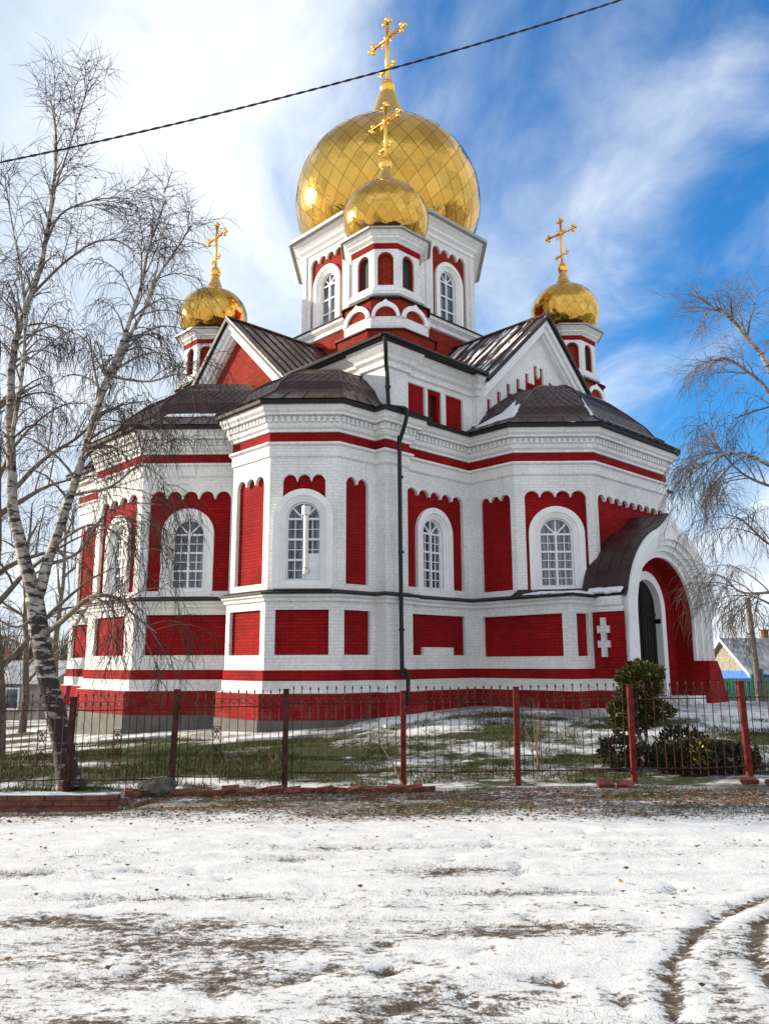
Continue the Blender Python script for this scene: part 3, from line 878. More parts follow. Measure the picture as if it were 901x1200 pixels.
# ---------------- porch
PM = [PLASTER, RED, DARK, WHITE, EAVE]
po = MB()
FP = Face((10.44, 2.6), (10.44, -2.6)); pc = FP.L/2
def ell(a, b_, zs, n=28, keel=0.):
    L = []
    for j in range(n+1):
        t = math.pi*j/n; s_, z = a*math.cos(t), zs+b_*math.sin(t)
        if keel:
            x = abs(s_)/a
            if x < .30: z += keel*(1-x/.30)**1.6
        L.append((pc+s_, z))
    return L
zs = 2.78
def outl():
    L = []
    for s_, z in ell(2.40, 2.33, zs, 40, .36):
        k = min(1, max(0, (z-2.72)/.42)); k = k*k*(3-2*k)
        if z < 3.2: s_ = pc+(1 if s_ > pc else -1)*((2.02+.36*k) if s_ > pc else 2.40)
        L.append((s_, z))
    return [(pc+2.0, 1.70), (pc+2.0, 2.3), (pc+2.01, 2.6)]+L+[(pc-2.40, 2.6), (pc-2.42, 2.3), (pc-2.44, 1.70)]
def resamp(L, n):
    seg = [0]
    for a, b_ in zip(L, L[1:]): seg.append(seg[-1]+math.hypot(b_[0]-a[0], b_[1]-a[1]))
    out = []
    for i in range(n):
        t = seg[-1]*i/(n-1)
        for k in range(len(L)-1):
            if seg[k] <= t <= seg[k+1]+1e-9:
                f = (t-seg[k])/max(1e-9, seg[k+1]-seg[k]); out.append((L[k][0]+(L[k+1][0]-L[k][0])*f, L[k][1]+(L[k+1][1]-L[k][1])*f)); break
    return out
OUT = outl()
def inn(a, b_): return [(pc+a, 1.70), (pc+a, 2.3), (pc+a, 2.6)]+ell(a, b_, zs, 40)+[(pc-a, 2.6), (pc-a, 2.3), (pc-a, 1.70)]
# front: outer fascia, then three receding orders
def strip(mb, Lo, Li, d, m):
    # faces between two outlines of different sampling: pair by angle about the spring centre
    A, B = Lo, Li; n = len(A)
    for i in range(n-1): mb.add([FP.p(*A[i], d), FP.p(*A[i+1], d), FP.p(*B[i+1], d), FP.p(*B[i], d)], m, FP.n)
def riser(mb, L, d0, d1, m, inward=True):
    A = L; n = len(A); c = FP.p(pc, 3.)
    for i in range(n-1):
        mid = (FP.p(*A[i])+FP.p(*A[i+1]))/2
        mb.add([FP.p(*A[i], d0), FP.p(*A[i+1], d0), FP.p(*A[i+1], d1), FP.p(*A[i], d1)], m, (c-mid) if inward else (mid-c))
aw = MB()
strip(aw, OUT, inn(1.98, 2.02), 0, 0); riser(aw, OUT, 0, -.5, 0, False); riser(aw, inn(1.98, 2.02), 0, -.10, 0)
strip(aw, inn(1.98, 2.02), inn(1.88, 1.88), -.10, 0); riser(aw, inn(1.88, 1.88), -.10, -.20, 0)
strip(aw, inn(1.88, 1.88), inn(1.76, 1.74), -.20, 0); riser(aw, inn(1.76, 1.74), -.20, -.32, 0)
strip(aw, inn(1.76, 1.74), inn(1.62, 1.58), -.32, 0); riser(aw, inn(1.62, 1.58), -.32, -.40, 0)
# raised bead near the outer edge of the archivolt
bead = [(pc+(s_-pc)*.93, zs+(z-zs)*.935) for s_, z in OUT if z > 3.3]
aw.tube([FP.p(s_, z, .0) for s_, z in bead], .035, 6)
bead = [(pc+(s_-pc)*.87, zs+(z-zs)*.90) for s_, z in OUT if z > 3.3]
aw.tube([FP.p(s_, z, .0) for s_, z in bead], .022, 6)
# vault and jambs inside
riser(po, [(pc+1.62, .3)]+inn(1.62, 1.58)[1:-1]+[(pc-1.62, .3)], -.40, -1.0, 1)
# red piers below the white archivolt
for sg in (1, -1):
    pl = [(1.60, .2), (2.62, .2), (2.62, .86), (2.46, .90), (2.40, 1.2), (2.28, 1.45), (2.10, 1.70), (1.60, 1.70)]
    po.prism([FP.p(pc+sg*s_, z, .02) for s_, z in pl], FP.n*-.55, 1)
# side walls
sw = [X((9.30, 2.46)), X((10.38, 2.46))]
sw2 = [X((10.38, -1.98)), X((9.30, -1.98))]
for s_ in (sw, sw2):
    sweep(po, s_, [(.24, .2, 1), (.24, 1.03, 1), (.12, 1.06, 3), (.12, 1.29, 3), (.10, 1.295, 3), (.10, 1.53, 1), (.05, 1.535, 1), (.05, 2.86, 1), (.08, 2.865, 3), (.08, 2.98, 3), (.13, 3.02, 3), (.13, 3.22, 3)], False)
# back wall with the doorway
FB = Face((9.56, 2.4), (9.56, -2.4)); bc = FB.L/2
po.tess([[FB.p(a, z) for a, z in arch(bc, 1.9, .3, 2.8)]]+[[FB.p(a, z) for a, z in arch(bc, .74, .82, 3.02, 16, .80)]], 1, FB.n)
rim(po, FB, arch(bc, .74, .82, 3.02, 16, .80), 0, -.14, 0)
pob = po.build('porch', PM, CH)
aw.build('archivolt', PM, pob)
ds = MB(); ring(ds, FB, archpath(bc, .95, .8, 3.02, 18, 1.02), archpath(bc, .74, .8, 3.02, 18, .80), -.02, .09, 0); ds.build('door_surround', PM, pob)
do = MB(); do.tess([[FB.p(a, z, -.10) for a, z in arch(bc, .74, .82, 3.02, 16, .80)]], 0, FB.n)
for i in range(9): fbox(do, FB, bc-.70+i*.16, bc-.70+i*.16+.012, .84, 3.6 if 2 < i < 6 else 3.2, -.105, -.085)
for z in (1.3, 2.9): 
    for sg in (-1, 1): fbox(do, FB, bc+sg*.45-.27, bc+sg*.45+.27, z, z+.06, -.105, -.075)
for z in (1.45, 2.75): fbox(do, FB, bc+.70, bc+.80, z-.06, z+.06, -.1, .05)
fbox(do, FB, bc-.01, bc+.01, .83, 3.75, -.105, -.08)
do.build('door', [DOORM], pob)
wc_ = MB(); FW = Face((9.30, 2.46), (10.38, 2.46)); cc = FW.s(9.83, 2.46)
for s0, s1, z0, z1 in ((-.065, .065, 1.80, 2.72), (-.155, .155, 2.36, 2.53), (-.155, .155, 2.02, 2.18)):
    fbox(wc_, FW, cc+s0, cc+s1, z0, z1, .04, .115 if s1 < .1 else .118)
wc_.build('wall_cross', [WHITE], pob)
# barrel roof of the porch
pr = MB(); L = resamp([(pc+2.50, 3.24)]+[(pc+(s_-pc)*1.02, z+.045) for s_, z in OUT if z > 3.25]+[(pc-2.50, 3.24)], 60)
for i in range(59):
    a, b_ = L[i], L[i+1]; mid = FP.p((a[0]+b_[0])/2, (a[1]+b_[1])/2)-FP.p(pc, 3)
    pr.add([FP.p(*a, -.03), FP.p(*b_, -.03), FP.p(*b_, -1.25), FP.p(*a, -1.25)], 0, mid)
    k_ = .955
    a2, b2 = (pc+(a[0]-pc)*.985, a[1]-.04), (pc+(b_[0]-pc)*.985, b_[1]-.04)
    pr.add([FP.p(*a, -.03), FP.p(*b_, -.03), FP.p(*b2, -.03), FP.p(*a2, -.03)], 1, FP.n)
pro = pr.build('porch_roof', [ROOF, EAVE], pob)
ps = MB()
for d_2 in (-.32, -.62, -.92): ps.tube([FP.p(a, z, d_2)+Vector((0, 0, .008)) for a, z in L], .012, 4)
for j in (6, 12, 18, 41, 47, 53): ps.tube([FP.p(*L[j], -.03), FP.p(*L[j], -1.2)], .010, 4)
# ridge hood over the keel
ps.prism([FP.p(pc+.36, 5.10, -.05), FP.p(pc+.05, 5.50, -.05), FP.p(pc-.05, 5.50, -.05), FP.p(pc-.36, 5.10, -.05)], FP.n*-1.15, 0)
ps.build('seams', [ROOF], pro)
snow_on(pro, [FP.p(pc-2.54, 3.27, -.10)+Vector((0, 0, .02)), FP.p(pc-2.54, 3.27, -1.0)+Vector((0, 0, .02)), FP.p(pc-2.44, 3.40, -1.0)+Vector((0, 0, .02)), FP.p(pc-2.44, 3.40, -.10)+Vector((0, 0, .02))], .06)
snow_on(pro, [FP.p(pc-.42, 5.04, -.10), FP.p(pc-.42, 5.04, -.95), FP.p(pc-.60, 4.98, -.95), FP.p(pc-.60, 4.98, -.1)], .05)

# ---------------- rainwater pipe on the corner, foundation vent
dp = MB()
path = [(6.98, 6.98, 9.44), (6.93, 6.90, 9.2), (6.72, 6.68, 8.86), (6.66, 6.58, 8.6), (6.66, 6.55, 8.0), (6.72, 6.55, 7.82), (7.18, 6.52, 7.66), (7.24, 6.50, 7.52), (7.16, 6.50, 7.25), (6.99, 6.48, 6.92), (6.94, 6.46, 6.6), (6.95, 6.44, 1.75), (6.97, 6.42, 1.58), (7.03, 6.34, 1.42), (7.03, 6.33, 1.2), (7.03, 6.33, .72)]
dp.tube([c3(*p) for p in smooth_path([Vector(p) for p in path], 3)], .050, 10)
for z in (8.3, 6.0, 4.2, 2.4): dp.tube([c3(6.95, 6.44, z) if z < 7 else c3(6.66, 6.56, z), c3(6.95, 6.44, z+.05) if z < 7 else c3(6.66, 6.56, z+.05)], .072, 10)
dp.build('drainpipe', [PIPE], CH)
gt = MB()
for a, b_ in ((c3(7.03, 6.95, 9.46), c3(7.03, 3.2, 9.42)), (c3(6.95, 7.03, 9.46), c3(3.2, 7.03, 9.42))): gt.tube([a, b_], .05, 8)
gt.build('gutter', [PIPE], CH)
vt = MB(); FV = Face(UP[6], UP[7]); fbox(vt, FV, .45, .63, .02, .18, .25, .275); vt.build('vent', [DARK], CH)
# ------------------------------------------------------------------ camera, light, sky
cam = bpy.data.cameras.new('camera'); co_ = bpy.data.objects.new('camera', cam); COL.objects.link(co_)
cam.sensor_fit = 'VERTICAL'; cam.sensor_height = 36.; cam.lens = 36*935.8/1200
cam.clip_start = .05; cam.clip_end = 5000
co_.matrix_world = Matrix.Translation((0, 0, EYE)) @ Matrix.Rotation(math.pi/2+.1857, 4, 'X') @ Matrix.Rotation(-.0037, 4, 'Z')
SC.camera = co_
SC.render.resolution_x = 768; SC.render.resolution_y = 1024
SC.view_settings.view_transform = 'Standard'; SC.view_settings.look = 'None'
SC.view_settings.exposure = 1.05; SC.view_settings.gamma = 1; SC.view_settings.use_curve_mapping = False

SUN_AZ = R(-76); SUN_EL = R(15)            # azimuth from +Y, clockwise positive: the sun stands to the left
sv = Vector((math.sin(SUN_AZ)*math.cos(SUN_EL), math.cos(SUN_AZ)*math.cos(SUN_EL), math.sin(SUN_EL)))
sl = bpy.data.lights.new('sun', 'SUN'); so = bpy.data.objects.new('sun', sl); COL.objects.link(so)
sl.energy = 4.0; sl.angle = R(.5); sl.color = (1., .86, .66)
so.rotation_euler = sv.to_track_quat('Z', 'Y').to_euler(); so.location = sv*60

wd = bpy.data.worlds.new('World'); SC.world = wd; wd.use_nodes = True
nt = wd.node_tree; bg = nt.nodes['Background']
sky = N(nt, 'ShaderNodeTexSky', sky_type='NISHITA'); sky.sun_disc = False
sky.sun_elevation = SUN_EL; sky.sun_rotation = SUN_AZ % (2*math.pi); sky.air_density = 1.; sky.dust_density = .3; sky.ozone_density = 3.
tc = N(nt, 'ShaderNodeTexCoord')
dirv = vmath(nt, 'NORMALIZE', tc.outputs['Generated'])
sp = N(nt, 'ShaderNodeSeparateXYZ'); link(nt, dirv, sp.inputs[0])
den = math_(nt, 'ADD', math_(nt, 'MAXIMUM', sp.outputs[2], 0.), .32)
cb = N(nt, 'ShaderNodeCombineXYZ')
link(nt, math_(nt, 'DIVIDE', sp.outputs[0], den), cb.inputs[0]); link(nt, math_(nt, 'DIVIDE', sp.outputs[1], den), cb.inputs[1])
mp = N(nt, 'ShaderNodeMapping'); mp.inputs['Location'].default_value = (3.1, 1.7, 0); mp.inputs['Rotation'].default_value = (0, 0, .5); mp.inputs['Scale'].default_value = (1.2, .8, 1)
link(nt, cb.outputs[0], mp.inputs[0])
wv = N(nt, 'ShaderNodeTexNoise'); wv.inputs['Scale'].default_value = 1.3; wv.inputs['Detail'].default_value = 3; link(nt, mp.outputs[0], wv.inputs[0])
warp = vmath(nt, 'ADD', mp.outputs[0], vmath(nt, 'MULTIPLY', wv.outputs['Color'], (.55, .55, 0)))
n1 = noise_(nt, warp, 1.35, 8, .58)
n2 = noise_(nt, warp, .55, 3, .5)
# more cloud towards the sun side, an open blue patch on the other
bias = math_(nt, 'MULTIPLY', sp.outputs[0], -.395)
cov = math_(nt, 'ADD', math_(nt, 'ADD', math_(nt, 'MULTIPLY', n1, .62), math_(nt, 'MULTIPLY', n2, .45)), bias)
low = mapr(nt, sp.outputs[2], .0, .46, .27, 0.)
cov = math_(nt, 'ADD', cov, low)
cov = math_(nt, 'ADD', cov, mapr(nt, sp.outputs[1], .2, -.5, 0., .26))  # unseen cloud added behind the camera, so the gold mirrors less blue
cov = math_(nt, 'ADD', cov, mapr(nt, sp.outputs[2], .68, .80, 0., .50))  # cloud added overhead, out of view, against blue reflections on the domes
cov = math_(nt, 'ADD', cov, mapr(nt, sp.outputs[0], .40, .62, 0., .45))  # unseen cloud added far right to keep green tints off the domes
f = mapr(nt, cov, .445, .62)
blue = mixc(nt, 1., sky.outputs[0], mixc(nt, mapr(nt, sp.outputs[2], .05, .35), (1.05, 1.25, 1.45), (.52, 1.65, 2.4)), 'MULTIPLY')
n3 = noise_(nt, warp, 2.6, 6, .6)
cl = mixc(nt, mapr(nt, math_(nt, 'ADD', n3, math_(nt, 'MULTIPLY', n2, .6)), .55, 1.05), (6.0, 6.9, 8.0), (10.6, 11.0, 11.3))
cl = mixc(nt, mapr(nt, sp.outputs[2], .68, .85), cl, mixc(nt, n3, (2.6, 2.9, 3.3), (6.0, 6.2, 6.4)))  # the added overhead cloud is darkened to dull the dome reflections
colr = mixc(nt, math_(nt, 'MULTIPLY', f, .93), blue, cl)
link(nt, colr, bg.inputs[0]); bg.inputs[1].default_value = .056

# ------------------------------------------------------------------ ground
def lerp_tab(x, T):
    if x <= T[0][0]: return T[0][1]
    for (a, va), (b_, vb) in zip(T, T[1:]):
        if x <= b_: return va+(vb-va)*(x-a)/(b_-a)
    return T[-1][1]
def sst(a, b_, x):
    if a > b_: return 1-sst(b_, a, x)
    t = min(1, max(0, (x-a)/(b_-a))); return t*t*(3-2*t)
GT = [(-14, -.45), (-8, -.22), (-6, -.05), (-2.5, .14), (-1, .24), (0, .40), (2.5, .52), (6, .54), (9, .48), (12, .2), (20, 0)]
def base_h(x, y):
    h = sst(12.2, 18.3, y)*lerp_tab(x, GT)
    # behind the church the land falls away
    dd = max(sst(26, 50, y), sst(10, 28, abs(x)-2)*sst(16, 30, y))
    h = h*(1-dd) - 1.5*dd
    if y < 11.335: h -= .22*sst(9.2, 11.1, y)*sst(-2.9, -3.7, x) if x < -2.9 else 0
    fx = -.06+.012*x
    h += fx*sst(9.5, 11.3, y)*(1-sst(12.2, 16, y))*(1 if abs(x) < 12 else 0)
    return h
RUT = [[(1.36, 3.6), (1.40, 4.28), (1.62, 4.95), (1.95, 5.45), (2.28, 5.82), (2.9, 6.35), (3.8, 6.8)], [(2.02, 3.6), (2.0, 4.28), (2.16, 5.1), (2.45, 5.65), (2.85, 6.1), (3.7, 6.55)],
       [(1.62, 3.6), (1.66, 4.28), (1.86, 4.9), (2.15, 5.35), (2.5, 5.72), (3.1, 6.2)]]
def seg_d(x, y, P):
    best = 9; sd = 0; along = 0; acc = 0
    for (ax, ay), (bx, by) in zip(P, P[1:]):
        dx, dy = bx-ax, by-ay; L2 = dx*dx+dy*dy
        t = min(1, max(0, ((x-ax)*dx+(y-ay)*dy)/L2)); L = math.sqrt(L2)
        d = math.hypot(x-ax-t*dx, y-ay-t*dy)
        if d < best: best = d; along = acc+t*L; sd = (dx*(y-ay)-dy*(x-ax))
        acc += L
    return best, along, sd
BLOBS = [(-2.1, 5.75, .9, .20, .60), (-1.3, 5.62, .7, .14, .45), (-1.6, 5.35, .5, .10, .42), (.55, 5.48, .75, .085, .62), (1.05, 5.62, .5, .06, .35), (.2, 4.5, .45, .16, .50), (-.55, 5.30, .45, .14, .40), (-1.0, 4.75, .5, .14, .28),
         (.55, 7.10, .55, .12, .52), (-2.6, 7.6, .7, .09, .38), (-.9, 7.5, .3, .06, .34), (-1.4, 6.3, .9, .08, .26), (.4, 6.9, .25, .06, .3), (-2.9, 5.2, .6, .2, .36), (1.0, 4.15, 1.6, .13, .42), (-1.2, 4.15, 1.4, .12, .35), (-.3, 5.75, .6, .06, .3),
         (-3.2, 7.0, .5, .1, .35), (.1, 7.9, .8, .1, .2), (2.6, 7.6, .7, .08, .22), (-2.5, 4.4, .7, .3, .32), (.9, 6.4, .5, .05, .22)]
FOOT = [(random.uniform(-.1, 1.5), random.uniform(4.3, 5.4), random.uniform(0, 3)) for _ in range(12)] + [(-.52, 4.75, .4), (-.3, 4.9, .4), (-1.35, 4.9, 1.), (-.9, 4.6, 2.)] + [(random.uniform(-3, 3), random.uniform(5.6, 8.8), random.uniform(0, 3)) for _ in range(26)]
xs = [-9+.068*i for i in range(266)]; ys = [2.4+.05*i for i in range(190)]
def grow(a, step, k, lim):
    out = []; x = a
    while abs(x) < lim: step *= k; x += step; out.append(x)
    return out
xs = sorted(grow(xs[0], -.1, 1.22, 900)) + xs + grow(xs[-1], .1, 1.22, 900)
ys = sorted(grow(ys[0], -.1, 1.25, 300)) + ys + grow(ys[-1], .1, 1.035, 34)
ys += grow(ys[-1], .8, 1.22, 1500)
ver = []; dirt = []; lawn = []
for y in ys:
    near = 2.2 < y < 12.4
    for x in xs:
        h = base_h(x, y); d = .0; lw = sst(11.0, 12.2, y+noise.noise((x*1.3, 3, 7))*.5)
        if -9.5 < x < 9.5 and near:
            n_ = noise.noise((x*.9, y*1.5, .3)); n2_ = noise.noise((x*3.1, y*5., 5.)); n3_ = noise.noise((x*9., y*13., 9.))
            n4_ = noise.noise((x*.5, y*3.2, 2.2))
            fade = 1-sst(11., 12.4, y)
            h += (.013*n_ + .007*n2_ + .005*n3_)*fade
            d = .19+(.10*sst(6.6, 5.2, y) if y < 6.6 else 0)+.22*n4_+.12*n2_+.08*n3_
            for bx, by, rx, ry, am in BLOBS:
                q = ((x-bx)/rx)**2+((y-by-.06*noise.noise((x*1.7, 1, by)))/ry)**2
                if q < 6: d += .56*am*math.exp(-q)*(1+.5*n2_)
            d += .42*sst(8.9, 10.2, y+.5*noise.noise((x*1.1, y*.7, 1)))
            for k, P in enumerate(RUT):
                if x < .9 or y > 7.2: break
                dd, al, sd = seg_d(x, y, P)
                if dd < .35:
                    w = .036 if k < 2 else .09
                    g_ = math.exp(-(dd/w)**2)
                    amp = (.018 if k == 0 else .018 if k == 1 else .002)*(1+.3*math.sin(al*38))
                    h -= amp*g_; d += (.56 if k == 0 else .56 if k == 1 else .12)*g_*(1+.4*n3_)
                    if k < 2: h += .006*math.exp(-((dd-.12)/.045)**2)
            for fx, fy, fa in FOOT:
                if abs(x-fx) < .3 and abs(y-fy) < .3:
                    ca, sa = math.cos(fa), math.sin(fa); u_, v_ = (x-fx)*ca+(y-fy)*sa, -(x-fx)*sa+(y-fy)*ca
                    q = (u_/.13)**2+(v_/.055)**2
                    h -= .022*math.exp(-q*q); d += .16*math.exp(-q*q)
            # two long wheel tracks running along the street
            for ty, tw_ in ((7.05+.10*math.sin(x*.4+1), .10), (6.42+.12*math.sin(x*.33), .12), (7.9+.08*math.sin(x*.5), .08)):
                g_ = math.exp(-((y-ty)/tw_)**2)
                h -= .012*g_*(1+.7*math.sin(x*42)); d += .05*g_*(.5+.5*math.sin(x*42))
        elif 12.3 < y < 30 and -14 < x < 16:
            h += .02*noise.noise((x*1.1, y*1.4, 1.))+.01*noise.noise((x*4, y*5, 1.))
        ver.append((x, y, h)); dirt.append(d); lawn.append(lw)
nx = len(xs); fc = []
for j in range(len(ys)-1):
    for i in range(nx-1):
        a = j*nx+i; fc.append((a, a+1, a+nx+1, a+nx))
me = bpy.data.meshes.new('ground'); me.from_pydata(ver, [], fc)
me.attributes.new('dirt', 'FLOAT', 'POINT').data.foreach_set('value', dirt)
me.attributes.new('lawn', 'FLOAT', 'POINT').data.foreach_set('value', lawn)
me.polygons.foreach_set('use_smooth', [True]*len(fc)); me.update()
GM, nt, b = mat('snowy ground')
g = N(nt, 'ShaderNodeNewGeometry'); pos = g.outputs['Position']
ad = N(nt, 'ShaderNodeAttribute', attribute_name='dirt'); al = N(nt, 'ShaderNodeAttribute', attribute_name='lawn')
mpp = N(nt, 'ShaderNodeMapping'); mpp.inputs['Scale'].default_value = (1, 1.7, 1); link(nt, pos, mpp.inputs[0])
nf = noise_(nt, mpp.outputs[0], 11, 8, .68); nm = noise_(nt, mpp.outputs[0], 2.6, 5, .6); ng = noise_(nt, pos, 60, 4, .6)
amp = mapr(nt, ad.outputs['Fac'], .05, .55, .55, 2.3)
dv = math_(nt, 'ADD', ad.outputs['Fac'], math_(nt, 'MULTIPLY', amp, math_(nt, 'ADD', math_(nt, 'SUBTRACT', nf, .5), math_(nt, 'MULTIPLY', math_(nt, 'SUBTRACT', ng, .5), .4))))
fd = mapr(nt, dv, .30, .66)
snow = mixc(nt, mapr(nt, nm, .3, .7), (.64, .66, .69), (.80, .815, .835))
soil = ramp(nt, noise_(nt, pos, 17, 5, .7), [(.25, (.035, .026, .02)), (.5, (.10, .075, .055)), (.75, (.20, .16, .12))])
street = mixc(nt, fd, snow, soil)
# lawn: grass showing through thin snow
mpl = N(nt, 'ShaderNodeMapping'); mpl.inputs['Scale'].default_value = (.8, 1.25, 1); link(nt, pos, mpl.inputs[0])
nl = noise_(nt, mpl.outputs[0], .62, 3, .5); nl2 = noise_(nt, mpl.outputs[0], 5, 6, .7)
sx = N(nt, 'ShaderNodeSeparateXYZ'); link(nt, pos, sx.inputs[0])
# the strip nearest the walls and the strip by the fence keep their snow, the middle has thawed on the left
mid = math_(nt, 'MULTIPLY', mapr(nt, sx.outputs[1], 12.6, 13.6), mapr(nt, sx.outputs[1], 16.4, 17.6, 1., 0.))
lft = mapr(nt, sx.outputs[0], -1.5, .6, 1., 0.)
bias = math_(nt, 'MULTIPLY', math_(nt, 'MULTIPLY', mid, lft), -.12)
sl_ = math_(nt, 'ADD', math_(nt, 'ADD', math_(nt, 'MULTIPLY', nl, .75), math_(nt, 'MULTIPLY', nl2, .45)), bias)
fl = mapr(nt, sl_, .54, .68)
gr = ramp(nt, noise_(nt, pos, 23, 5, .7), [(.25, (.010, .015, .004)), (.5, (.030, .046, .009)), (.78, (.075, .078, .022))])
lawnc = mixc(nt, fl, gr, snow)
link(nt, mixc(nt, al.outputs['Fac'], street, lawnc), b.inputs['Base Color'])
b.inputs['Roughness'].default_value = .8; b.inputs['Specular IOR Level'].default_value = .25
hh_ = math_(nt, 'ADD', math_(nt, 'MULTIPLY', nf, 1.), math_(nt, 'ADD', math_(nt, 'MULTIPLY', ng, .5), math_(nt, 'MULTIPLY', fd, -.6)))
bump(nt, hh_, b, .015, .9)
me.materials.append(GM)
go = bpy.data.objects.new('ground', me); COL.objects.link(go); go['kind'] = 'structure'

# paving strip round the foot of the church, and the step slab before the porch
pv = MB(); Oi = offset([Vector(p) for p in LOX], .20, True); Oo = offset([Vector(p) for p in LOX], 1.0, True)
MWc = CH.matrix_basis.copy(); MWc = Matrix.Translation(CH.location) @ Matrix.Rotation(A0, 4, 'Z')
def gw(p, dz): w = MWc @ Vector((p.x, p.y, 0)); return Vector((w.x, w.y, base_h(w.x, w.y)+dz))
for i in list(range(1, 20)):
    j = i+1
    if i == 18: continue
    for k in range(6):
        a0, a1 = Oi[i].lerp(Oi[j], k/6), Oi[i].lerp(Oi[j], (k+1)/6); b0, b1 = Oo[i].lerp(Oo[j], k/6), Oo[i].lerp(Oo[j], (k+1)/6)
        pv.add([gw(a0, .10), gw(a1, .10), gw(b1, .055), gw(b0, .055)], 0, (0, 0, 1))
        n_ = gw(b0, 0)-gw(a0, 0); pv.add([gw(b0, .055), gw(b1, .055), gw(b1, -.15), gw(b0, -.15)], 0, n_)
PAVE, nt, b = mat('snow dusted concrete')
g = N(nt, 'ShaderNodeNewGeometry'); pos = g.outputs['Position']
f = mapr(nt, math_(nt, 'ADD', math_(nt, 'MULTIPLY', noise_(nt, pos, .9, 3), .6), math_(nt, 'MULTIPLY', noise_(nt, pos, 6, 6, .7), .45)), .46, .60)
link(nt, mixc(nt, f, mixc(nt, noise_(nt, pos, 9, 4), (.16, .155, .15), (.30, .29, .28)), (.80, .82, .85)), b.inputs['Base Color'])
b.inputs['Roughness'].default_value = .8; bump(nt, noise_(nt, pos, 20, 5), b, .01)
pvo = pv.build('pavement', [PAVE]); pvo['kind'] = 'structure'
stp = MB(); stp.hexa([MWc @ c3(u, v, z) for z in (.1, .60) for u, v in ((9.5, 2.9), (12.9, 2.9), (12.9, -3.4), (9.5, -3.4))], 0)
stp.hexa([MWc @ c3(u, v, z) for z in (.2, .80) for u, v in ((9.46, 1.6), (10.3, 1.6), (10.3, -1.6), (9.46, -1.6))], 0)
so_ = stp.build('porch_steps', [PAVE]); tag(so_, 'snow dusted concrete step slab laid before the arched porch', 'steps')
# ------------------------------------------------------------------ iron fence
FY = 11.9
PX = [-7.76, -6.17, -4.54, -3.05, -1.435, .255, 1.885, 3.545, 5.195, 6.85, 8.5]
PT = [1.22, 1.22, 1.22, 1.32, 1.32, 1.29, 1.34, 1.37, 1.41, 1.42, 1.43]
PB = [.0, .0, .0, -.04, -.12, -.04, -.02, -.04, .06, .08, .08]
fence = empty('iron_fence', (0, FY, 0), 0, 'rusty red iron railing fence of thin spear topped bars along the churchyard', 'fence')
pm_ = MB(); pm_.box((0, 0, .66), (.075, .075, 1.56)); pm_.box((0, 0, 1.445), (.085, .085, .012)); 
pm_.box((.045, -.01, 1.19), (.03, .03, .05)); pm_.box((-.045, -.01, .22), (.03, .03, .05))
post0 = None
rf_ = random.Random(3)
for i, x in enumerate(PX):
    if post0 is None: o = post0 = pm_.build('post', [IRONR, IRON], fence)
    else: o = post0.copy(); COL.objects.link(o); o.parent = fence
    o.location = (x, 0, PT[i]-1.45); o.rotation_euler = (rf_.uniform(-.012, .012), rf_.uniform(-.02, .02), rf_.uniform(-.1, .1))
    if i >= 5: o.material_slots[0].link = 'OBJECT'; o.material_slots[0].material = IRONR
    else: o.material_slots[0].link = 'OBJECT'; o.material_slots[0].material = IRON
for i in range(len(PX)-1):
    x0, x1 = PX[i]+.04, PX[i+1]-.04; L = x1-x0; nb = 13
    zt0 = [1.27, 1.27, 1.27, 1.30, 1.36, 1.36, 1.37, 1.40, 1.42, 1.44, 1.44][i]; zt1 = [1.27, 1.27, 1.28, 1.33, 1.37, 1.37, 1.40, 1.42, 1.43, 1.44, 1.44][i]
    p = MB()
    def zt(t): return zt0+(zt1-zt0)*t
    for q in (.24, 1.20):
        pts = [(x0+L*k/6, 0, zt(k/6)-q-.018*math.sin(math.pi*k/6)*(1 if q > 1 else .3)) for k in range(7)]
        p.tube(pts, .011, 4)
    bx = []
    for j in range(nb):
        t = (j+.5)/nb; x = x0+L*t+rf_.uniform(-.006, .006); z = zt(t)+rf_.uniform(-.012, .012); le = rf_.uniform(-.010, .010)
        bx.append(x)
        p.tube([(x+le, -.012, z-1.31), (x, -.012, z-.05)], .0065, 5)
        p.tube([(x, -.012, z-.055), (x, -.012, z-.035), (x, -.012, z)], [.010, .015, .001], 6)
    po_ = p.build('railing', [IRON], fence)
    rg = MB()
    for j in range(nb-1):
        c = ((bx[j]+bx[j+1])/2, -.012, zt((j+1)/nb)-.16)
        rg.tube([(c[0]+.042*math.cos(a*math.pi/6), c[1], c[2]+.042*math.sin(a*math.pi/6)) for a in range(13)], .0045, 4, caps=False)
    rg.build('ring_row', [IRON], po_)
    if i in (1, 2, 3):
        s = MB(); j = {1: 9, 2: 5, 3: 4}[i]; c = (bx[j]+bx[j+1])/2; w = (bx[j+1]-bx[j])/2
        z0 = zt(.5)-1.02
        for a, b_ in (((-w, 0), (w, .28)), ((w, 0), (-w, .28)), ((-w, .28), (w, .50)), ((w, .28), (-w, .50)), ((-w, 0), (w, 0)), ((-w, .5), (w, .5))):
            s.tube([(c+a[0], -.012, z0+a[1]), (c+b_[0], -.012, z0+b_[1])], .006, 4)
        for zz in (.14, .39):
            s.tube([(c+.05*math.cos(a*math.pi/6), -.012, z0+zz+.05*math.sin(a*math.pi/6)) for a in range(13)], .006, 4, caps=False)
            for sg in (-1, 1):
                s.tube([(c+sg*(.02+.05*math.cos(a*.5)*(1-a/16)), -.012, z0+zz+.05+.05*math.sin(a*.5)*(1-a/16)) for a in range(12)], .005, 4, caps=False)
        s.build('scroll_ornament', [IRON], po_)

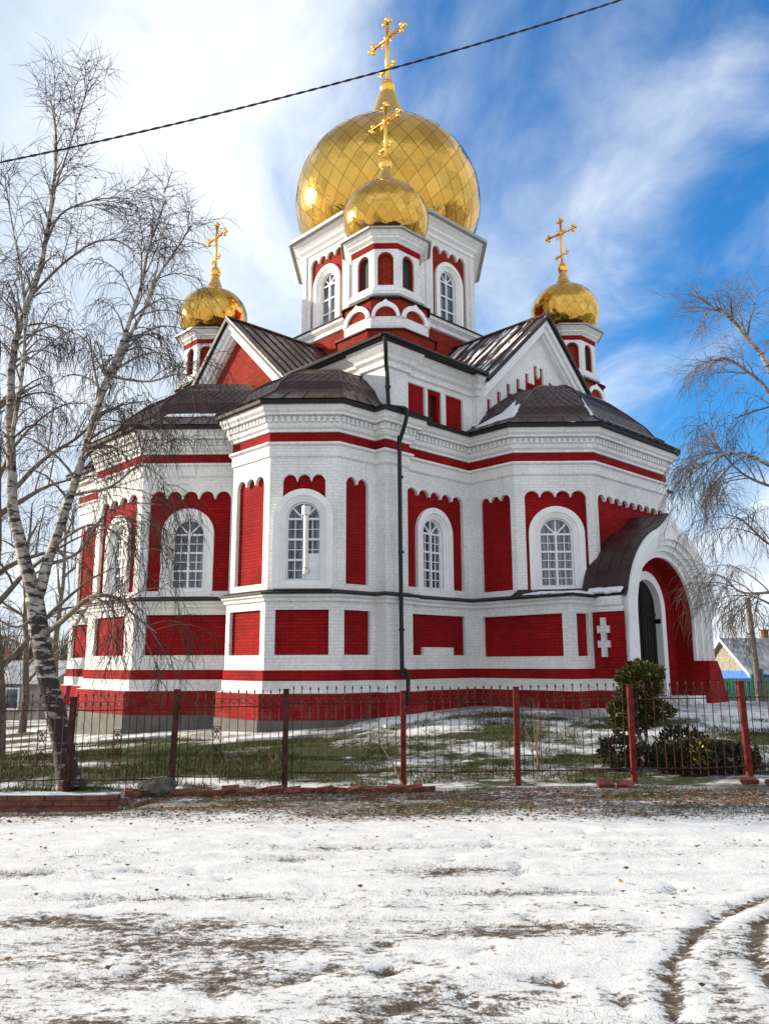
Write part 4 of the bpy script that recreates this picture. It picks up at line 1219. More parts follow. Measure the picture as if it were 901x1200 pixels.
# brick kerb on the left, loose bricks along the foot of the fence
KERB, nt, b = mat('red brick kerb')
wc, pos, z = wallcoord(nt)
br = N(nt, 'ShaderNodeTexBrick'); link(nt, wc, br.inputs['Vector']); br.inputs['Scale'].default_value = 1
br.inputs['Brick Width'].default_value = .25; br.inputs['Row Height'].default_value = .072; br.inputs['Mortar Size'].default_value = .008
br.inputs['Color1'].default_value = (.30, .075, .045, 1); br.inputs['Color2'].default_value = (.20, .05, .032, 1); br.inputs['Mortar'].default_value = (.12, .09, .075, 1)
link(nt, mixc(nt, 1., br.outputs['Color'], mapr(nt, noise_(nt, pos, 12, 5), .3, .7, .6, 1.15), 'MULTIPLY'), b.inputs['Base Color']); b.inputs['Roughness'].default_value = .85
bump(nt, math_(nt, 'SUBTRACT', noise_(nt, pos, 30, 4), br.outputs['Fac']), b, .012)
kb = MB(); rk_ = random.Random(5)
x = -8.6
while x < -3.62:
    for r in range(3):
        for k in range(1):
            w = .247
            kb.box((x+.125+(.12 if r % 2 else 0)+rk_.uniform(-.004, .004), 11.37+rk_.uniform(-.006, .006), -.235+r*.073), (w-.009, .12, .064), 0)
    x += .25
kb.box((-6.1, 11.375, -.2), (4.9, .10, .19), 0)
ko = kb.build('brick_kerb', [KERB]); tag(ko, 'low red brick kerb wall under the fence, snow lying along its top', 'kerb')
sk = MB(); 
def snow_strip(mb, x0, x1, y0, y1, zf, th, seed, n=40):
    rows = []
    for i in range(n+1):
        t = i/n; x = x0+(x1-x0)*t; r = []
        for k in range(7):
            q = k/6; yy = y0+(y1-y0)*q+.03*noise.noise((x*4, q*3, seed))
            hh = th*math.sin(math.pi*q)**.6*(.55+.6*noise.noise((x*2.3, q, seed+3)))
            if i in (0, n): hh = -.02
            r.append(Vector((x, yy, zf(x, yy)+max(hh, -.02))))
        rows.append(r)
    for a, b_ in zip(rows, rows[1:]):
        for k in range(6): mb.add([a[k], b_[k], b_[k+1], a[k+1]], 0, (0, 0, 1))
snow_strip(sk, -8.6, -3.7, 11.33, 11.5, lambda x, y: -.058, .035, 2.)
sk.build('snow_patch', [SNOWM], ko, smooth=True)
BR1 = plain('loose brick', (.17, .05, .034), .95, var=.65, scale=14, bd=.012)
lb = MB(); lb.box((0, 0, 0), (.235, .115, .066))
for k, v in enumerate(lb.v): lb.v[k] = v+Vector((noise.noise(v*31), noise.noise(v*37+Vector((5, 0, 0))), noise.noise(v*41)))*.010
first = None; rb_ = random.Random(11); x = -2.95
spots = []
while x < .62:
    spots.append((x, 11.52+rb_.uniform(-.05, .03), rb_.uniform(-.25, .25), rb_.uniform(-.3, .1))); x += rb_.uniform(.17, .27)
spots += [(-3.42, 11.36, .5, .2), (-3.28, 11.22, 1.1, 0), (3.05, 11.6, .1, 0), (3.32, 11.58, -.2, .1), (5.05, 11.62, .1, 0), (5.38, 11.55, -.15, 0), (5.62, 11.5, .2, 0)]
for x, y, rz, ry in spots:
    if first is None: o = first = lb.build('loose_brick', [BR1])
    else: o = first.copy(); COL.objects.link(o)
    z = base_h(x, y)+.03+rb_.uniform(0, .035)
    o.location = (x, y, z); o.rotation_euler = (rb_.uniform(-.25, .6), ry, rz)
    tag(o, 'loose weathered red brick lying in the row along the foot of the fence', 'brick', 'loose bricks along the fence')
cl_ = MB(); cl_.ball((0, 0, 0), 1, 0, 22, 14)
for k, v in enumerate(cl_.v):
    n_ = noise.noise(v*1.7)*.35+noise.noise(v*5)*.12
    v = v*(1+n_); cl_.v[k] = Vector((v.x*.27, v.y*.16, v.z*.15))
lo_ = cl_.build('concrete_lump', [plain('old concrete', (.085, .08, .06), .95, var=.6, scale=8, bd=.03)], smooth=False, loc=(-3.12, 11.52, .0))
tag(lo_, 'rough lump of old concrete between the brick kerb and the loose bricks', 'rubble')
sti = MB(); sti.tube(smooth_path([(-.13, 11.98, .62), (.10, 11.80, .28), (.22, 11.68, .05), (.42, 11.50, -.20)], 3), [.006, .008, .010, .012, .013, .013, .014, .014, .015, .015], 6)
STICK = plain('bare stick', (.20, .13, .075), .8, var=.3)
tag(sti.build('stick', [STICK]), 'bare wooden stick leaning against the iron fence', 'stick')

# ------------------------------------------------------------------ trees
BARK, nt, b = mat('birch bark')
g = N(nt, 'ShaderNodeNewGeometry'); pos = g.outputs['Position']
mb_ = N(nt, 'ShaderNodeMapping'); mb_.inputs['Scale'].default_value = (3., 3., 9.); link(nt, pos, mb_.inputs[0])
a_ = noise_(nt, mb_.outputs[0], 1.5, 6, .65)
mb2 = N(nt, 'ShaderNodeMapping'); mb2.inputs['Scale'].default_value = (5., 5., 45.); link(nt, pos, mb2.inputs[0])
b2_ = noise_(nt, mb2.outputs[0], 1., 3, .5)
sx = N(nt, 'ShaderNodeSeparateXYZ'); link(nt, pos, sx.inputs[0])
lowb = mapr(nt, sx.outputs[2], .2, 4.6, .15, .03)
dark = math_(nt, 'MAXIMUM', mapr(nt, math_(nt, 'ADD', a_, lowb), .56, .62), mapr(nt, b2_, .63, .68))
bc_ = mixc(nt, mapr(nt, noise_(nt, pos, 7, 4), .3, .7), (.22, .195, .175), (.42, .385, .35))
link(nt, mixc(nt, dark, bc_, (.025, .02, .017)), b.inputs['Base Color']); b.inputs['Roughness'].default_value = .8
bump(nt, math_(nt, 'SUBTRACT', a_, math_(nt, 'MULTIPLY', dark, .5)), b, .02)
LIMB = plain('pale birch limb', (.17, .14, .12), .85, var=.5, scale=11)
TWIG = plain('birch twig', (.048, .034, .028), .85, var=.3, scale=3, spec=.2)
TWIGP = plain('pale sunlit frosted twig', (.16, .13, .11), .8, var=.3, scale=3, spec=.2)  # paler than the other twigs: sunlight put into the colour, besides frost
LIMBD = plain('grey brown limb', (.14, .11, .085), .85, var=.4, scale=8)
BARKD = plain('grey brown bark', (.11, .088, .07), .9, var=.5, scale=10, bd=.02)

def jit(rn, s): return Vector((rn.uniform(-s, s), rn.uniform(-s, s), rn.uniform(-s, s)))
def branch_path(rn, p, d, L, n, droop, wander):
    pts = [p.copy()]; d = d.normalized()
    for i in range(n):
        d = (d + jit(rn, wander) + Vector((0, 0, -droop*(i+1)/n))).normalized()
        p = p+d*(L/n); pts.append(p.copy())
    return pts
def along(pts, t):
    x = t*(len(pts)-1); k = min(int(x), len(pts)-2); return pts[k].lerp(pts[k+1], x-k), (pts[k+1]-pts[k]).normalized()
def twigs(rn, TW, pts, step, Lr, droop, rad, start=.15):
    """fine hanging twigs along a shoot"""
    Ltot = sum((b_-a).length for a, b_ in zip(pts, pts[1:]))
    n = max(1, int(Ltot*(1-start)/step))
    for i in range(n):
        t = start+(1-start)*(i+rn.random())/n; p, d = along(pts, min(t, .999))
        s = d.orthogonal().normalized(); s = Matrix.Rotation(rn.uniform(0, 6.28), 3, d) @ s
        dd = (d*.7+s*.8+Vector((0, 0, -.15)))
        L = rn.uniform(*Lr)
        q = branch_path(rn, p, dd, L, 4, droop, .10)
        TW.tube(q, [rad, rad*.85, rad*.7, rad*.55, rad*.4], 3, caps=False)
def crown(rn, limbs, LB, TW, l1=(.9, 2.0), s1=.26, s2=.17, up=.35, droop=.55, start=.25, tw=(.18, .5), rad=.0036, tstep=.10):
    """limbs: [(points, r0, r1, start)] -> secondary shoots and hanging twigs"""
    for pts, r0, r1, st in limbs:
        Ltot = sum((b_-a).length for a, b_ in zip(pts, pts[1:])); n = max(2, int(Ltot*(1-st)/s1))
        for i in range(n):
            t = st+(1-st)*(i+rn.random())/n; p, d = along(pts, min(t, .999))
            r = r0+(r1-r0)*t
            s = Matrix.Rotation(rn.uniform(0, 6.28), 3, d) @ d.orthogonal().normalized()
            dd = (d*.75+s*.85+Vector((0, 0, up)))
            L = rn.uniform(*l1)*(1.15-.55*t)
            hi = sst(6.6, 9.4, p.z); dr_ = droop*(1-.9*hi)
            if hi > 0: dd = dd+d*.9*hi; L *= 1-.38*hi
            m = 7; q = branch_path(rn, p, dd, L, m, dr_*.5, .13)
            ra = min(r*.55, .016+.006*L)
            LB.tube(q, [ra*(1-.75*k/m) for k in range(m+1)], 4, caps=False)
            k2 = max(3, int(L/s2))
            for j in range(k2):
                t2 = .18+.82*(j+rn.random())/k2; p2, d2 = along(q, min(t2, .999))
                s_ = Matrix.Rotation(rn.uniform(0, 6.28), 3, d2) @ d2.orthogonal().normalized()
                L2 = rn.uniform(.3, .85)*(1.1-.4*t2)
                q2 = branch_path(rn, p2, d2*.8+s_*.75+Vector((0, 0, .05)), L2, 5, dr_, .12)
                TW.tube(q2, [.0062-.0008*k for k in range(6)], 3, caps=False)
                twigs(rn, TW, q2, tstep, tw, dr_, rad)
            twigs(rn, TW, q, .16, tw, dr_, rad, .5)
def P3(L): return smooth_path([Vector(p) for p in L], 4)
def limb_tube(mb, L, r0, r1, k=9, pw=1.):
    q = P3(L); n = len(q)-1
    q = [p+Vector((noise.noise(p*2.1), noise.noise(p*2.3+Vector((9, 0, 0))), 0))*min(.03, r0*.3) for p in q]
    mb.tube(q, [r0+(r1-r0)*(i/n)**pw for i in range(n+1)], k)
    return q
LT = dict(
T1=[(-4.62,12.3,-.12),(-4.69,12.3,.10),(-4.8,12.3,0.57),(-4.95,12.3,1.04),(-5.12,12.3,1.6),(-5.26,12.3,2.18),(-5.38,12.3,2.7)],
T2=[(-5.36,12.3,2.6),(-5.56,12.3,3.23),(-5.76,12.35,3.77),(-5.93,12.4,4.61),(-6.1,12.5,5.63),(-6.14,12.55,6.78),(-6.07,12.6,7.3),(-5.82,12.6,8.54),(-5.71,12.55,9.71),(-5.71,12.5,10.7),(-5.83,12.4,11.5)],
T3=[(-5.34,12.3,2.6),(-5.18,12.2,3.15),(-5.01,12.1,3.63),(-4.81,12.0,4.24),(-4.63,11.9,4.79),(-4.48,11.85,5.38),(-4.28,11.8,6.09),(-4.0,11.75,6.84),(-3.79,11.7,7.61),(-3.69,11.7,8.3),(-3.49,11.7,9.0)],
T4=[(-4.58,11.9,5.03),(-4.45,12.0,5.74),(-4.27,12.15,6.39),(-4.14,12.25,6.92),(-3.95,12.3,7.38),(-3.74,12.4,8.1),(-3.51,12.5,8.6),(-3.3,12.6,9.1)],
T5=[(-6.02,12.45,5.18),(-5.82,12.2,6.03),(-5.71,12.0,6.74),(-5.71,11.8,7.52),(-5.87,11.7,8.35),(-6.02,11.6,9.18)],
B1=[(-5.25,12.3,2.1),(-4.81,12.0,2.32),(-4.3,11.7,2.65),(-3.79,11.4,2.6),(-3.53,11.3,2.37),(-3.17,11.2,2.11)],
B2=[(-5.16,12.2,3.19),(-4.78,12.4,3.41),(-4.55,12.6,3.95),(-4.19,12.8,4.26),(-3.69,13.0,4.27)],
B3=[(-5.89,12.4,4.4),(-5.51,12.5,4.91),(-5.06,12.7,5.35),(-4.6,12.9,5.9),(-4.06,13.0,6.08)],
B4=[(-4.28,11.8,6.09),(-3.91,11.6,5.95),(-3.49,11.4,5.85),(-3.02,11.2,5.89),(-2.75,11.1,5.78)],
B5=[(-5.8,12.6,8.67),(-5.59,12.6,9.29),(-5.21,12.7,9.6),(-4.82,12.8,9.75),(-4.5,12.9,9.8)],
B6=[(-5.94,12.6,7.84),(-5.56,12.8,8.49),(-5.14,13.0,9.0),(-4.75,13.1,9.1),(-4.45,13.2,8.95)],
B7=[(-5.71,12.55,9.63),(-5.4,12.3,10.3),(-5.15,12.1,10.9),(-5.0,12.0,11.4)],
B8=[(-4.81,12.0,4.24),(-4.1,11.7,4.3),(-3.61,11.5,4.58),(-3.25,11.4,4.36)],
B9=[(-5.3,12.3,2.44),(-5.52,12.1,2.23),(-5.83,11.9,2.41)],
B10=[(-5.07,12.1,3.46),(-4.42,11.8,3.74),(-3.9,11.6,3.54),(-3.53,11.5,3.12)],
RA=[(9.01,17.0,6.78),(8.38,16.6,8.08),(7.81,16.3,8.65),(7.35,16.1,9.03),(7.04,16.0,9.12),(6.80,15.9,8.95)],
RB=[(9.01,17.0,6.39),(8.63,17.2,7.72),(8.18,17.3,8.25),(7.8,17.4,8.55),(7.5,17.5,8.4)],
RC=[(9.21,17.0,5.3),(8.17,16.6,5.85),(7.36,16.3,6.0),(6.89,16.1,5.87),(6.5,16.0,5.61),(6.15,15.9,5.38)],
RD=[(9.21,17.0,5.22),(8.42,17.2,5.51),(7.96,17.3,5.79),(7.57,17.4,6.31),(7.4,17.5,6.8)],
RE=[(9.35,17.0,3.2),(8.13,16.6,3.1),(7.29,16.3,3.06),(6.9,16.1,3.3)],
RF=[(9.28,17.0,4.0),(8.23,16.8,4.09),(7.55,16.6,4.61),(7.1,16.4,4.7)],
RG=[(9.38,17.0,2.3),(7.92,16.2,2.75),(7.3,15.9,2.95),(6.8,15.65,2.95)],
RH=[(9.07,17.0,7.4),(8.43,17.2,7.24),(7.93,17.4,7.1)])
lt = empty('birch_tree', (-4.65, 12.3, 0), 0, 'bare birch with black and white bark standing behind the fence, forked low', 'tree')
off = Matrix.Translation((4.65, -12.3, 0))
rn = random.Random(21)
tk = MB(); LB = MB(); TW = MB()
q1 = P3(LT['T1']); n = len(q1)-1
tk.tube(q1, [.27, .22, .195, .178, .168, .16, .156]+[.152-.02*i/(n-6) for i in range(n-6)], 18)
LM = []
def limb(nm, r0, r1, st, mb=tk, k=9):
    q = limb_tube(mb, LT[nm], r0, r1, k); LM.append((q, r0, r1, st))
limb('T2', .108, .011, .30); limb('T3', .090, .010, .28); limb('T4', .05, .009, .2)
limb('T5', .038, .008, .2)
for nm, r0, st in (('B1', .052, .35), ('B2', .03, .3), ('B3', .04, .25), ('B4', .024, .2), ('B5', .022, .2), ('B6', .026, .2), ('B7', .018, .1), ('B8', .024, .2), ('B9', .03, .3), ('B10', .026, .2)):
    limb(nm, r0, .008, st, LB, 7)
crown(rn, LM, LB, TW, l1=(.7, 1.6), s1=.155, s2=.135, tw=(.15, .5), tstep=.07, droop=.75, rad=.004)
for mb, nm, ml in ((tk, 'trunk', [BARK]), (LB, 'branches', [LIMB]), (TW, 'twigs', [TWIG])):
    o = mb.build(nm, ml, lt, smooth=True); o.location = (4.65, -12.3, 0)
# a few leaves still hanging at its top
lv = MB()
for i in range(26):
    p = Vector((rn.uniform(-6.1, -4.9), rn.uniform(12, 13), rn.uniform(9.8, 11.9))); e = Matrix.Rotation(rn.uniform(0, 6), 3, 'Z') @ Matrix.Rotation(rn.uniform(0, 3), 3, 'X')
    lv.add([p+e @ Vector(v)*.028 for v in ((-1, 0, 0), (0, -.7, .1), (1.1, 0, 0), (0, .7, .1))], 0)
LEAFB = plain('withered leaf', (.16, .085, .045), .8, var=.5, scale=40)
lvo = lv.build('leaves', [LEAFB], lt); lvo.location = (4.65, -12.3, 0)

rt = empty('birch_tree', (9.45, 17, .5), 0, 'bare weeping birch at the side of the porch, its pale limbs arching over', 'tree')
tk = MB(); LB = MB(); TW = MB(); LM = []
q = limb_tube(tk, [(9.45, 17, .3), (9.42, 17, 2.3), (9.28, 17, 4.49), (9.16, 17, 6), (9.07, 17, 7.97), (9.39, 17, 10.2)], .19, .03, 12); LM.append((q, .19, .03, .6))
for nm, r0, st in (('RA', .075, .3), ('RB', .05, .3), ('RC', .06, .3), ('RD', .04, .25), ('RE', .045, .3), ('RF', .035, .3), ('RG', .035, .5), ('RH', .03, .3)):
    qq = limb_tube(LB if r0 < .055 else tk, LT[nm], r0, .009, 8); LM.append((qq, r0, .009, st))
crown(rn, LM, LB, TW, l1=(.8, 1.7), s1=.155, s2=.14, up=.2, droop=.62, tw=(.2, .55), tstep=.08, rad=.0048)
for mb, nm, ml in ((tk, 'trunk', [BARK]), (LB, 'branches', [LIMB]), (TW, 'twigs', [TWIGP])):
    o = mb.build(nm, ml, rt, smooth=True); o.location = (-9.45, -17, -.5)

# trees further back
def bare_tree(seed, h, r, spread, dark=True):
    rn = random.Random(seed); tk = MB(); LB = MB(); TW = MB(); LM = []
    lean = Vector((rn.uniform(-.06, .06), rn.uniform(-.06, .06), 0))
    T = [Vector((0, 0, -.4))]+[Vector((lean.x*h*t+rn.uniform(-.1, .1), lean.y*h*t+rn.uniform(-.1, .1), h*t)) for t in (.15, .35, .55, .8, 1.)]
    q = limb_tube(tk, T, r, .02, 9); LM.append((q, r, .02, .45))
    for i in range(9):
        t = .25+.65*i/9; p, d = along(q, t); a = i*2.4+rn.random()
        v = Vector((math.cos(a), math.sin(a), .9)); L = spread*(1.2-t)
        b_ = branch_path(rn, p, v, L, 6, .15, .12)
        LB.tube(b_, [r*.4*(1-.8*k/6) for k in range(7)], 5, caps=False); LM.append((b_, r*.4, .01, .2))
    crown(rn, LM, LB, TW, l1=(.9, 2.), s1=.55, s2=.3, droop=.5, tw=(.3, .7), tstep=.22, rad=.006)
    e = empty('bare_tree', (0, 0, 0))
    tk.build('trunk', [BARKD], e, smooth=True); LB.build('branches', [LIMBD], e, smooth=True); TW.build('twigs', [TWIG], e, smooth=True)
    return e
bt1 = bare_tree(31, 8.5, .17, 3.2); bt2 = bare_tree(32, 7., .13, 2.8)
bl = [(bt2, -10.8, 24.5, 5.2, 'bare tree just behind the birch, close to the side apse'), (bt1, -12.6, 31, 4.4, 'bare tree between the side apse and the snowy shed, tallest there'), (bt1, -7.55, 16.2, 0, 'bare tree with a grey brown trunk beside the black and white birch'),
      (bt2, -13.5, 26, 1., 'bare tree far behind the birch, nearest the snowy shed'), (bt1, -17.5, 34, 2., 'bare tree behind the snowy shed'), (bt2, -13.2, 40, 3., 'bare tree standing far off between shed and church'),
      (bt1, 36, 58, 4.2, 'bare tree beside the utility pole and the blue house'), (bt2, 33, 72, 5., 'bare tree behind the blue house'),
      (bt2, -29, 62, 1.7, 'bare tree on the rise behind the shed, left of its ridge'), (bt1, -26, 70, .6, 'bare tree on the rise behind the shed, above its gable'), (bt2, -31.5, 75, 2.5, 'bare tree farthest off behind the shed'), (bt1, -23, 66, 3.9, 'bare tree on the rise close to the church wall')]
seen = set()
for src, x, y, rz, lab in bl:
    o = src if id(src) not in seen else copy_tree(src); seen.add(id(src))
    o.location = (x, y, base_h(x, y)); o.rotation_euler = (0, 0, rz); tag(o, lab, 'tree', 'bare trees in the background')

# ------------------------------------------------------------------ shrubs
def leafmat(name, c1, c2):
    m, nt, b = mat(name); g = N(nt, 'ShaderNodeNewGeometry')
    link(nt, mixc(nt, g.outputs['Random Per Island'], c1, c2), b.inputs['Base Color']); b.inputs['Roughness'].default_value = .7
    b.inputs['Specular IOR Level'].default_value = .25; return m
THUJA = leafmat('thuja green', (.022, .034, .008), (.095, .10, .022))
JUN = leafmat('juniper green', (.016, .026, .010), (.060, .062, .026))
YEL = leafmat('yellow leaf', (.45, .34, .06), (.62, .50, .12))
def sprays(mb, rn, c, rad, n, size, up=.4, shell=.55):
    c = Vector(c)
    for i in range(n):
        v = Vector((rn.gauss(0, 1), rn.gauss(0, 1), rn.gauss(0, 1))).normalized()
        r = shell+(1-shell)*rn.random()**.6
        lump = 1+.38*noise.noise(v*2.9+c*3)+.22*noise.noise(v*7+c)
        p = c+Vector((v.x*rad[0], v.y*rad[1], v.z*rad[2]))*r*lump
        d = (v+Vector((0, 0, up))+jit(rn, .5)).normalized(); s = d.orthogonal().normalized(); s = Matrix.Rotation(rn.uniform(0, 6.28), 3, d) @ s
        L = size*rn.uniform(.6, 1.3); w = L*.28
        mb.add([p-s*w*.4, p+d*L*.5-s*w, p+d*L, p+d*L*.5+s*w, p+s*w*.4], 0)
rn = random.Random(77)
def shrub(name, loc, lab, cat, clumps, stem, mt, size, extra=None):
    e = empty(name, loc, 0, lab, cat); f = MB(); s = MB()
    for c, rad, n in clumps: sprays(f, rn, c, rad, n, size)
    for pts, r0, r1 in stem:
        q = smooth_path(pts, 3); s.tube(q, [r0+(r1-r0)*i/(len(q)-1) for i in range(len(q))], 7)
    s.build('trunk', [LIMBD], e, smooth=True); f.build('crown', [mt], e)
    if extra: extra(e)
    return e
gz = base_h(4.15, 13.6)
shrub('clipped_thuja', (4.15, 13.6, gz), 'clipped evergreen shrub with a round top on a bare stem before the porch', 'shrub',
      [((.10, 0, 1.30), (.34, .34, .30), 2600), ((-.02, 0, 1.02), (.26, .28, .20), 900), ((-.26, -.05, .80), (.19, .2, .24), 800), ((.33, .05, .84), (.27, .22, .15), 700), ((.05, .1, .62), (.25, .22, .14), 420), ((-.20, 0, .56), (.14, .16, .16), 300), ((.16, .1, .80), (.2, .2, .2), 400)],
      [([(.12, 0, -.1), (.06, 0, .3), (-.02, 0, .65), (.05, 0, 1.2)], .045, .02), ([(.0, 0, .55), (-.2, 0, .8)], .02, .008), ([(.0, 0, .6), (.25, 0, .85)], .02, .008), ([(.1, .02, .1), (.16, .05, .5), (.2, .05, .8)], .025, .01)], THUJA, .075)
gz = base_h(4.05, 13.1)
shrub('juniper_bush', (3.85, 13.15, gz), 'low dark evergreen bush round the stem of the clipped shrub', 'shrub',
      [((-.15, 0, .26), (.30, .28, .24), 900), ((.3, .1, .16), (.34, .3, .16), 600), ((.95, .3, .34), (.38, .3, .28), 1000), ((.7, 0, .16), (.36, .3, .15), 500)],
      [([(0, 0, -.1), (.1, 0, .3)], .03, .01), ([(.5, .1, -.1), (.8, .2, .35)], .03, .01)], JUN, .075)
def yl(e):
    y = MB(); sprays(y, rn, (.02, -.22, .30), (.17, .10, .24), 130, .045, 0., .3); y.build('yellow_leaves', [YEL], e)
shrub('evergreen_shrub', (4.72, 12.7, base_h(4.7, 12.7)), 'dark broad evergreen shrub with a patch of small yellow leaves behind the fence', 'shrub',
      [((0, 0, .22), (.42, .3, .28), 1500), ((.55, .05, .20), (.45, .3, .22), 1300), ((-.3, .05, .18), (.25, .25, .2), 500)],
      [([(0, 0, -.1), (.05, 0, .3)], .03, .01)], JUN, .08, yl)
def sapling(loc, seed, h, lab):
    rn = random.Random(seed); m = MB()
    for i in range(5):
        a = rn.uniform(0, 6.28); d = Vector((math.cos(a)*.28, math.sin(a)*.28, 1)); L = h*rn.uniform(.6, 1)
        q = branch_path(rn, Vector((0, 0, -.05)), d, L, 7, -.02, .09); m.tube(q, [.011*(1-.8*k/7) for k in range(8)], 5)
        for j in range(4):
            p, dd = along(q, rn.uniform(.3, .9)); m.tube(branch_path(rn, p, dd+jit(rn, .8), L*.3, 4, 0, .1), [.005, .004, .0035, .003, .002], 4)
    o = m.build('sapling', [STICK], smooth=True, loc=loc); tag(o, lab, 'sapling')
sapling((2.42, 13.2, base_h(2.4, 13.2)), 4, 1.25, 'bare thin sapling of several pale stems behind the fence')
sapling((-1.9, 14.2, base_h(-1.9, 14.2)), 9, .3, 'tiny bare seedling in the grass below the corner bay')

# ------------------------------------------------------------------ grass, dry stalks, leaf litter
def blades(n, gen, hr, w, mt, name, lab, cat, lean=.5):
    m = MB(); rn = random.Random(len(name)); v = []; f = []
    for i in range(n):
        x, y = gen(rn)
        if x is None: continue
        z = base_h(x, y)-.01; h = rn.uniform(*hr); a = rn.uniform(0, 6.28); l = rn.uniform(.1, lean)*h; b_ = rn.uniform(0, 6.28)
        dx, dy = math.cos(a)*w, math.sin(a)*w
        k = len(v); v += [(x-dx, y-dy, z), (x+dx, y+dy, z), (x+math.cos(b_)*l, y+math.sin(b_)*l, z+h)]; f.append((k, k+1, k+2))
    me = bpy.data.meshes.new(name); me.from_pydata(v, [], f); me.materials.append(mt)
    o = bpy.data.objects.new(name, me); COL.objects.link(o); return tag(o, lab, cat, None, 'stuff')
GRASS = leafmat('green grass', (.022, .036, .006), (.085, .10, .020))
DRY = leafmat('dry grass', (.09, .07, .045), (.20, .16, .10))
def gl(rn):
    for _ in range(30):
        x, y = rn.uniform(-8, 8), 12.1+7.2*rn.random()**1.25
        c = noise.noise((x*.55, y*.8, 4.))+.6*noise.noise((x*1.6, y*2.2, 8.))
        c += (.35 if (x < 0 and 13.2 < y < 16.9) else 0)
        if c > .02+rn.uniform(-.12, .2): return x, y
    return None, None
blades(70000, gl, (.03, .09), .006, GRASS, 'grass', 'short green grass showing through the thin churchyard snow', 'grass', .9)
def gs2(rn):
    for _ in range(12):
        x, y = rn.uniform(-6.5, 7), 9.4+2.2*rn.random()
        if noise.noise((x*.7, y*1.1, 3.))+.4*noise.noise((x*2.4, y*3., 1.)) > 0 and (x > -3.6 or y < 11.2): return x, y
    return None, None
blades(14000, gs2, (.02, .07), .004, GRASS, 'verge_grass', 'thin green grass among the leaves on the verge before the fence', 'grass', 1.2)
def gs(rn):
    for _ in range(12):
        if rn.random() < .3:
            B_ = rn.choice(BLOBS); x, y = rn.gauss(B_[0], B_[2]*.8), rn.gauss(B_[1], B_[3]*1.1)
            if 3.4 < y < 9: return x, y
        if rn.random() < .55: x, y = rn.uniform(-6, 6), 9.2+2.6*rn.random()
        else: x, y = rn.uniform(-4, 4), rn.uniform(3.6, 8.5)
        c = noise.noise((x*1.1, y*2.2, 1.))+.5*noise.noise((x*3, y*5, 2.))
        if y > 9.4 and c > -.25: return x, y
        if c > .38: return x, y
    return None, None
blades(24000, gs, (.006, .030), .0028, DRY, 'dry_grass', 'dry grass stubble poking through the street snow', 'grass', 2.2)
LEAVES = leafmat('fallen leaf', (.075, .035, .018), (.26, .13, .06))
lf = MB(); rn = random.Random(8); v = []; f = []
cnt = 0
while cnt < 12000:
    x = rn.uniform(-6.5, 7); y = 9.0+2.6*rn.random()**.75
    c = noise.noise((x*.8, y*1.2, 6.))+.5*noise.noise((x*2.5, y*3, 1.))+(.15 if x > -.5 else -.05)
    if rn.random() < .025: x, y = rn.uniform(-4, 4), rn.uniform(4, 9.4); c = .1*rn.random()
    if c < -.12: continue
    cnt += 1
    s = rn.uniform(.010, .026); z = base_h(x, y)+rn.uniform(.002, .03)
    e = Matrix.Rotation(rn.uniform(0, 6.28), 3, 'Z') @ Matrix.Rotation(rn.gauss(0, .5), 3, 'X')
    k = len(v)
    for q in ((-1, 0, .25), (0, -.62, 0), (1.1, 0, .3), (0, .62, 0)): v.append(Vector((x, y, z))+e @ (Vector(q)*s))
    f.append((k, k+1, k+2, k+3))
me = bpy.data.meshes.new('fallen_leaves'); me.from_pydata([tuple(p) for p in v], [], f); me.materials.append(LEAVES)
o = bpy.data.objects.new('fallen_leaves', me); COL.objects.link(o); tag(o, 'brown fallen leaves scattered on the snow before the fence', 'leaves', None, 'stuff')

WOODM = leafmat('far wood', (.05, .036, .028), (.13, .098, .075))
def fw(rn):
    x = rn.uniform(-95, -14); return x, rn.uniform(78, 120)
blades(9000, fw, (3., 7.5), .16, WOODM, 'far_wood', 'brown leafless wood on the far rise behind the shed', 'wood', .3)
# ------------------------------------------------------------------ overhead cable
cbm = MB(); A, Bq = Vector((-5.32, 10, 8.54)), Vector((3.36, 10, 11.08)); Mq = Vector((-1.07, 10, 9.64))
def cab(t):
    p = A.lerp(Bq, t); k = ((A.lerp(Bq, .49)).z-Mq.z)/(.49*.51)
    return p-Vector((0, 0, k*t*(1-t)))
n = 620
for ph in (0, math.pi):
    pts = []
    for i in range(n+1):
        t = -.55+2.1*i/n; p = cab(t); a = t*9.3*2*math.pi/.36+ph
        pts.append(p+Vector((0, math.cos(a)*.008, math.sin(a)*.008)))
    cbm.tube(pts, .0092, 5)
CABM = plain('black cable', (.012, .012, .013), .5, var=.2)
tag(cbm.build('power_cable', [CABM]), 'twisted black overhead cable crossing the sky in front of the domes', 'cable')

